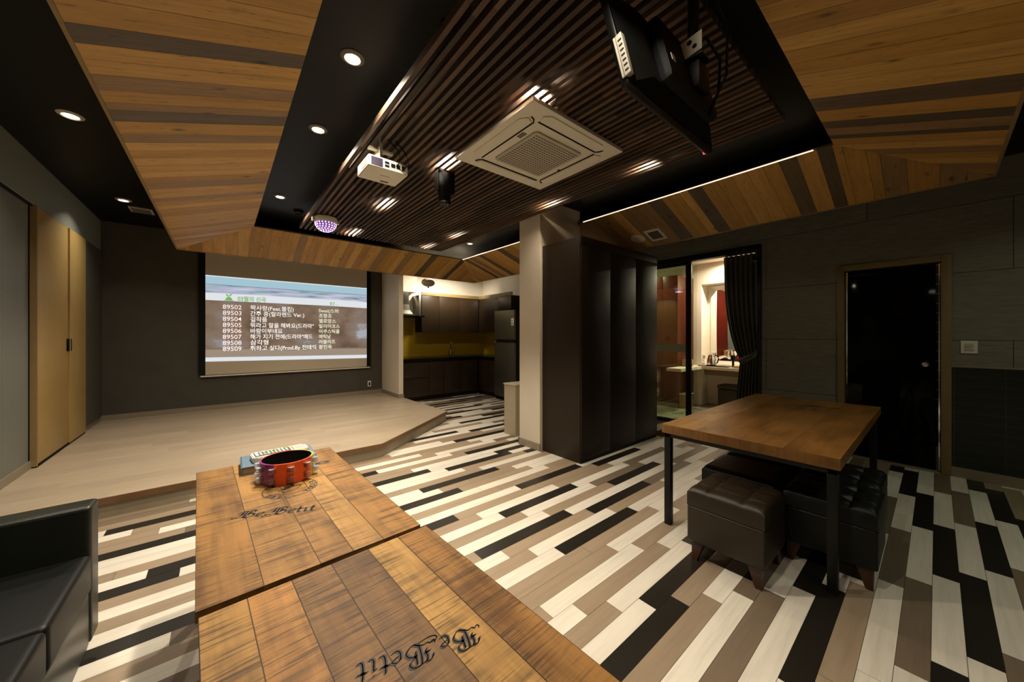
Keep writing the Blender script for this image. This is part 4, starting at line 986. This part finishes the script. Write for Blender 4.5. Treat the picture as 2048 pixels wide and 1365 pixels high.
# ------------------------------------------------------------------ tables
def table(name, label, cx, cy, ang, sx, sy, top, th, n, axis, mat, seed, leg=.035, inset=.03, cols=None, legx=None):
    t = thing(name, label, 'table', (cx, cy, 0), ang)
    rn = random.Random(seed); hx, hy = sx / 2, sy / 2; m = MB()
    L_, W_ = (sy, sx) if axis == 'Y' else (sx, sy)
    cuts = [0.] ; 
    for i in range(n): cuts.append(cuts[-1] + rn.uniform(.8, 1.25))
    k = W_ / cuts[-1]; cuts = [c * k - W_ / 2 for c in cuts]
    base = cols or [(.34, .168, .042), (.42, .22, .060), (.31, .152, .036), (.37, .19, .050), (.33, .165, .044), (.43, .235, .068)]
    def P(l, w_, z): return (w_, l, z) if axis == 'Y' else (l, w_, z)
    for i, (a, b) in enumerate(zip(cuts, cuts[1:])):
        col = base[(i + seed) % len(base)]; r = rn.random() * 40; g = .0012
        for z, fl in ((top, False), (top - th, True)):
            q = [P(-L_ / 2, a + g, z), P(L_ / 2, a + g, z), P(L_ / 2, b - g, z), P(-L_ / 2, b - g, z)]
            uv = [(-L_ / 2 + r, a + r), (L_ / 2 + r, a + r), (L_ / 2 + r, b + r), (-L_ / 2 + r, b + r)]
            m.face(q, col, uv)
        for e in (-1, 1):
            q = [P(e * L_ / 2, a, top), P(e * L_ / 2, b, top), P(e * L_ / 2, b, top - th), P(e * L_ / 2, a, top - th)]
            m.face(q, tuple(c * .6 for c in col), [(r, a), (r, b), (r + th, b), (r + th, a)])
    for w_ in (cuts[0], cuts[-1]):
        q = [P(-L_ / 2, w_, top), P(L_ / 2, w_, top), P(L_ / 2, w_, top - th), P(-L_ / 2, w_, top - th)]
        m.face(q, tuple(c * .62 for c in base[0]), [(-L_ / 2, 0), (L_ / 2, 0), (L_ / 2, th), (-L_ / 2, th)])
    m.face([(-hx, -hy, top - .001), (hx, -hy, top - .001), (hx, hy, top - .001), (-hx, hy, top - .001)], (.06, .03, .012), [(0, 0)] * 4)
    bmesh.ops.recalc_face_normals(m.b, faces=m.b.faces[:])
    m.build('tabletop', mat, t, local=True, smooth=False)
    lx = [(-hx + inset), (legx if legx else hx - inset - leg)]
    for x in lx:
        for y in (-hy + inset, hy - inset - leg):
            MB().box(x, x + leg, y, y + leg, 0, top - th, .002).build('leg', M['metal_black'], t, local=True)
    MB().box(lx[0], lx[1] + leg, -hy + inset + .004, -hy + inset + leg - .004, top - th - .03, top - th).box(lx[0], lx[1] + leg, hy - inset - leg + .004, hy - inset - .004, top - th - .03, top - th)\
        .box(lx[0] + .004, lx[0] + leg - .004, -hy + inset, hy - inset, top - th - .03, top - th).box(lx[1] + .004, lx[1] + leg - .004, -hy + inset, hy - inset, top - th - .03, top - th).build('frame_rail', M['metal_black'], t, local=True)
    return t
T1 = table('wooden_table', 'rough sawn wooden table in front holding the tambourine', .235, 1.807, R(2.2), .618, 1.207, .70, .03, 5, 'Y', M['top'], 2)
T2 = table('wooden_table', 'nearest rough sawn wooden table with upside-down black lettering', .300, .578, R(3.0), .625, 1.205, .70, .03, 6, 'Y', M['top'], 5,
           cols=[(.40, .19, .046), (.23, .115, .036), (.195, .10, .034), (.45, .25, .070), (.30, .145, .036), (.40, .215, .056)])
T3 = table('dining_table', 'wooden dining table with black steel frame and ottomans tucked under', 3.60, .815, 0., 2.14, .98, .74, .062, 4, 'X', M['top_smooth'], 4, leg=.045, inset=.012, legx=.86,
           cols=[(.33, .15, .036), (.36, .17, .044), (.34, .158, .038), (.46, .235, .070)])
zt = .7006
m, _ = pen('Be Betit', pen_matrix(.046, 1.702, zt, math.atan2(-.115, .24), .0620)); m.build('lettering', M['ink'], T1, smooth=False)
m, _ = pen('Be Betit', pen_matrix(.462, .712, zt, math.atan2(.080, -.262), .0585)); m.build('lettering', M['ink'], T2, smooth=False)
def ring(mb_, cx, cy, z, r0, r1, a0=0, a1=2 * math.pi, n=64, sy=1.):
    for i in range(n):
        a = a0 + (a1 - a0) * i / n; b = a0 + (a1 - a0) * (i + 1) / n
        mb_.face([(cx + r0 * math.cos(a), cy + r0 * sy * math.sin(a), z), (cx + r1 * math.cos(a), cy + r1 * sy * math.sin(a), z), (cx + r1 * math.cos(b), cy + r1 * sy * math.sin(b), z), (cx + r0 * math.cos(b), cy + r0 * sy * math.sin(b), z)])
def stamp(cx, cy, r, ang, z, parent, mat, text='TODER CA . R . EBE . ', inner='MILE'):
    m = MB(); ring(m, cx, cy, z, r * .965, r); ring(m, cx, cy, z, r * .60, r * .62, R(200), R(350), 30)
    # waving outline inside the stamp
    pts = [(-.45, .0), (-.25, -.25), (.05, -.28), (.30, -.1), (.42, .12), (.15, .22), (-.05, .10)]
    for (a, b) in zip(pts, pts[1:]):
        A, B = Vector(a) * r, Vector(b) * r; n_ = Vector((-(B - A).y, (B - A).x)).normalized() * r * .018
        m.face([(cx + q.x, cy + q.y, z) for q in (A - n_, B - n_, B + n_, A + n_)])
    o = m.build('stamp_ring', mat, parent, smooth=False)
    items = []
    for i, ch in enumerate(text):
        a = ang + 2 * math.pi * i / len(text)
        if ch == ' ': continue
        items.append((ch, r * .30, Matrix.Translation((cx, cy, z)) @ Matrix.Rotation(a, 4, 'Z') @ Matrix.Translation((0, -r * .93, 0)), 'CENTER', r * .012, None))
    items.append((inner, r * .28, Matrix.Translation((cx, cy + r * .05, z)) @ Matrix.Rotation(ang, 4, 'Z'), 'CENTER', r * .012, None))
    lettering('stamp_lettering', items, mat, parent)
stamp(.245, 1.885, .108, R(35), zt, T1, M['ink'])
m = MB(); ring(m, .43, 2.15, zt, .014, .036, n=40, sy=.62); m.box(.385, .40, 2.135, 2.15, zt - .0005, zt); m.build('ink_mark', M['ink'], T1, smooth=False)
stamp(4.02, .78, .115, R(90), .7407, T3, M['ink_soft'])
m = MB(); m.face([(4.18, .84, .7407), (4.20, .86, .7407), (4.27, .55, .7407), (4.24, .53, .7407)]); m.face([(4.22, .76, .7408), (4.24, .79, .7408), (4.31, .70, .7408), (4.28, .68, .7408)])
for f in m.b.faces:
    f.normal_update()
    if f.normal.z < 0: f.normal_flip()
m.build('ink_mark', M['ink_soft'], T3, smooth=False)

# ------------------------------------------------------------------ things on the near table
bk = thing('song_book', 'thick blue-covered song book lying on the front wooden table', 'book', (.245, 2.30, .70), R(-1))
MB().box(-.165, .165, -.105, .105, .0345, .040, .001).box(-.165, .165, -.105, .105, 0.0005, .005, .001).box(-.167, -.161, -.105, .105, 0.0005, .040, .001).build('cover', M['blue'], bk, local=True)
MB().box(-.160, .158, -.100, .100, .005, .0345).build('pages', M['page'], bk, local=True)
MB().box(-.12, -.11, -.02, .0, .040, .0405).build('clasp_dot', M['plastic'], bk, local=True)
rm = thing('karaoke_remote', 'large white karaoke remote control resting on the blue book', 'remote control', (.252, 2.295, .7405), R(4))
m = MB().prism([(-.130, -.045), (-.115, -.058), (.11, -.052), (.130, -.036), (.130, .036), (.11, .052), (-.115, .058), (-.130, .045)], .0, .028, .004); m.build('body', M['plastic'], rm, local=True)
MB().box(-.118, .045, -.040, .040, .028, .0295, .0005).build('keypad', plain('keypad_dark', (.05, .06, .05), .4), rm, local=True)
m = MB(); rn = random.Random(2)
for i in range(8):
    for j in range(4):
        m.mi = rn.choice([0, 0, 1, 2]); m.box(-.096 + i * .0168, -.084 + i * .0168, -.034 + j * .018, -.020 + j * .018, .0295, .0325, .0008)
m.build('buttons', [plain('button_blue', (.42, .58, .56), .4), plain('button_olive', (.36, .38, .20), .4), plain('button_grey', (.42, .44, .38), .4)], rm, local=True)
MB().box(-.115, -.10, -.036, .036, .0295, .033, .001).build('display', plain('display', (.55, .72, .70), .3), rm, local=True)
m = MB()
for j in range(4): m.box(.052, .062, -.034 + j * .018, -.021 + j * .018, .028, .0305, .0008)
m.build('orange_keys', plain('key_amber', (.52, .32, .05), .4), rm, local=True)
m = MB()
for i in range(5): m.box(.072 + i * .0105, .0765 + i * .0105, -.036, .036, .0275, .0285)
m.build('speaker_slots', plain('slot_tan', (.28, .22, .13), .5), rm, local=True)
tm = thing('tambourine', 'purple, orange and yellow plastic tambourine with silver jingles', 'tambourine', (.252, 2.045, .7008))
cx, cy, zb, h = .252, 2.045, .7012, .098; r1, r0 = .112, .104
m = MB(); n = 72
for i in range(n):
    a, b = 2 * math.pi * i / n, 2 * math.pi * (i + 1) / n; d = math.degrees(a)
    mi = 0 if 150 <= d < 232 else (1 if 232 <= d < 325 else (2 if d >= 325 or d < 60 else 1))
    A = lambda r, q, z: (cx + r * math.cos(q), cy + r * math.sin(q), zb + z)
    m.face([A(r1, a, 0), A(r1, b, 0), A(r1, b, h), A(r1, a, h)], mi=mi); m.face([A(r1, a, h), A(r1, b, h), A(r0, b, h), A(r0, a, h)], mi=mi)
    m.face([A(r1, b, 0), A(r1, a, 0), A(r0, a, 0), A(r0, b, 0)], mi=mi); m.face([A(r0, b, 0), A(r0, a, 0), A(r0, a, h), A(r0, b, h)], mi=3)
bmesh.ops.remove_doubles(m.b, verts=m.b.verts[:], dist=1e-5)
m.build('rim', [M['purple'], M['orange'], M['yellowp'], M['black']], tm)
for i in range(10):
    a = R(18 + i * 36)
    for z in (.026, .072):
        p = Vector((cx + (r1 + .008) * math.cos(a), cy + (r1 + .008) * math.sin(a), zb + z)); j_ = MB()
        for dz in (-.010, -.004, .004, .010): j_.lathe([(.0001, dz - .001), (.007, dz - .001), (.0155, dz + .0005), (.0155, dz + .001), (.007, dz + .0012), (.0001, dz + .0012)], p, 14)
        j_.tube([p + Vector((0, 0, -.014)), p + Vector((0, 0, .014))], .0015, 6)
        j_.build('jingle_pair', M['jingle'], tm)

# ------------------------------------------------------------------ ottomans
def ottoman(x0, x1, y0, y1, h, mat, label, tuft=True):
    t = thing('ottoman', label, 'ottoman', ((x0 + x1) / 2, (y0 + y1) / 2, 0), group='leather ottomans under the dining table')
    zb = .12; zs = h - .11
    MB().box(x0, x1, y0, y1, zb, zs - .004, .012, 3).build('body', mat, t)
    b = bmesh.new(); nx = ny = 36; V = []
    W_, L_ = x1 - x0, y1 - y0
    def prof(u): return min(1., (min(u, 1 - u) / .10)) 
    for i in range(nx + 1):
        r = []
        for j in range(ny + 1):
            u, v = i / nx, j / ny
            e = math.sqrt(max(0, 1 - (1 - prof(u)) ** 2)) * math.sqrt(max(0, 1 - (1 - prof(v)) ** 2))
            z = h - .03 + .03 * e
            if tuft:
                for pu in (.28, .72):
                    for pv in (.28, .72):
                        dd = math.hypot((u - pu) * 1.0, (v - pv) * 1.0); z -= .020 * math.exp(-(dd / .06) ** 2)
                for pc in (.28, .72): z -= .006 * math.exp(-((u - pc) / .02) ** 2) + .006 * math.exp(-((v - pc) / .02) ** 2)
            r.append(b.verts.new((x0 + W_ * u, y0 + L_ * v, z)))
        V.append(r)
    for a, c in zip(V, V[1:]):
        for j in range(ny): b.faces.new((a[j], c[j], c[j + 1], a[j + 1]))
    edge = [V[i][0] for i in range(nx + 1)] + [V[nx][j] for j in range(1, ny + 1)] + [V[i][ny] for i in range(nx - 1, -1, -1)] + [V[0][j] for j in range(ny - 1, 0, -1)]
    low = [b.verts.new((v.co.x, v.co.y, zs)) for v in edge]
    for k in range(len(edge)):
        q = (k + 1) % len(edge); b.faces.new((edge[k], low[k], low[q], edge[q]))
    b.faces.new(low); bmesh.ops.recalc_face_normals(b, faces=b.faces[:])
    MB().merge(b).build('cushion', mat, t)
    for sx in (0, 1):
        for sy in (0, 1):
            fx = x0 + .02 if sx == 0 else x1 - .09; fy = y0 + .02 if sy == 0 else y1 - .09; s = .07
            ox = .0 if sx == 0 else .04; oy = 0. if sy == 0 else .04
            MB().hull8([(fx + ox, fy + oy, 0), (fx + ox + .03, fy + oy, 0), (fx + ox + .03, fy + oy + .03, 0), (fx + ox, fy + oy + .03, 0)], [(fx, fy, zb), (fx + s, fy, zb), (fx + s, fy + s, zb), (fx, fy + s, zb)]).build('foot', M['footwood'], t)
    return t
ottoman(2.255, 2.66, .59, 1.0, .45, M['leather_brown'], 'brown tufted leather ottoman sticking out at the end of the dining table')
ottoman(2.72, 3.13, .66, 1.10, .45, M['leather'], 'black leather ottoman in the back row under the table, behind the brown one', False)
ottoman(3.17, 3.60, .66, 1.10, .45, M['leather'], 'black leather ottoman at the far end of the back row under the table', False)
ottoman(2.72, 3.15, .20, .62, .45, M['leather'], 'black leather ottoman in the front row beside the near table leg')
ottoman(3.18, 3.61, .22, .62, .45, M['leather'], 'black leather ottoman at the far end of the front row under the table')

# ------------------------------------------------------------------ sofa
sf = thing('leather_sofa', 'black leather sofa with square arm at the left edge of the picture', 'sofa', (-.85, 1.2, 0))
fx = -.430
MB().box(-1.30, fx + .0, 2.325, 2.445, .07, .662, .02, 4).build('arm', M['leather_green'], sf)
MB().tube([(-1.28, 2.328, .646), (fx - .012, 2.328, .646), (fx - .012, 2.44, .646)], .0035, 6).build('arm_piping', M['leather'], sf)
for a, b in ((1.825, 2.322), (1.32, 1.82), (.81, 1.315), (.30, .805)): 
    MB().box(-1.12, fx + .002, a, b, .30, .462, .025, 4).build('seat_cushion', M['leather'], sf)
MB().box(-1.30, fx - .006, .30, 2.322, .07, .298, .01, 2).build('base', M['leather_green'], sf)
MB().box(-1.34, -1.12, .18, 2.32, .30, .85, .03, 4).build('backrest', M['leather_green'], sf)
MB().box(-1.30, fx, .18, .298, .07, .662, .02, 4).build('arm', M['leather_green'], sf)
for x, y in ((-1.25, .24), (-.53, .24), (-1.25, 2.36), (-.53, 2.36)): MB().box(x, x + .05, y, y + .05, 0, .07).build('foot', M['black'], sf)

# ------------------------------------------------------------------ pieces that belong to a part hang below that part
def nest(root_name, part_name, piece_names):
    for root in [o for o in D.objects if o.parent is None and o.name.split('.')[0] == root_name]:
        hosts = [c for c in root.children if c.name.split('.')[0] == part_name]
        for c in list(root.children):
            if c.name.split('.')[0] in piece_names and hosts:
                cc = sum((Vector(b) for b in c.bound_box), Vector()) / 8
                h = min(hosts, key=lambda q: (sum((Vector(b) for b in q.bound_box), Vector()) / 8 - cc).length)
                c.parent = h      # every part sits at its thing's own origin, so nothing moves
nest('sliding_wood_doors', 'door_leaf', ['pull_handle'])
nest('ceiling_air_conditioner', 'intake_grille', ['grille_holes'])
nest('projection_screen', 'projected_picture', ['song_numbers', 'title_shadows', 'song_titles', 'artist_names', 'list_heading', 'maker_logo', 'plant_icon'])
nest('tambourine', 'rim', ['jingle_pair'])
nest('karaoke_remote', 'keypad', ['buttons'])
nest('ceiling_television', 'back_housing', ['label_sticker'])
nest('ceiling_television', 'socket_panel', ['sockets'])
nest('ceiling_television', 'bracket_plate', ['bracket_hole'])
nest('projector', 'vent_grille', ['grille_bars'])
nest('disco_dome_light', 'dome', ['lens_dots'])
nest('light_switch', 'plate', ['rocker'])
nest('wooden_table', 'tabletop', ['lettering', 'stamp_ring', 'stamp_lettering', 'ink_mark'])
nest('dining_table', 'tabletop', ['stamp_ring', 'stamp_lettering', 'ink_mark'])
nest('sliding_glass_door', 'glass_pane', ['frosted_band'])
nest('leather_sofa', 'arm', ['arm_piping'])
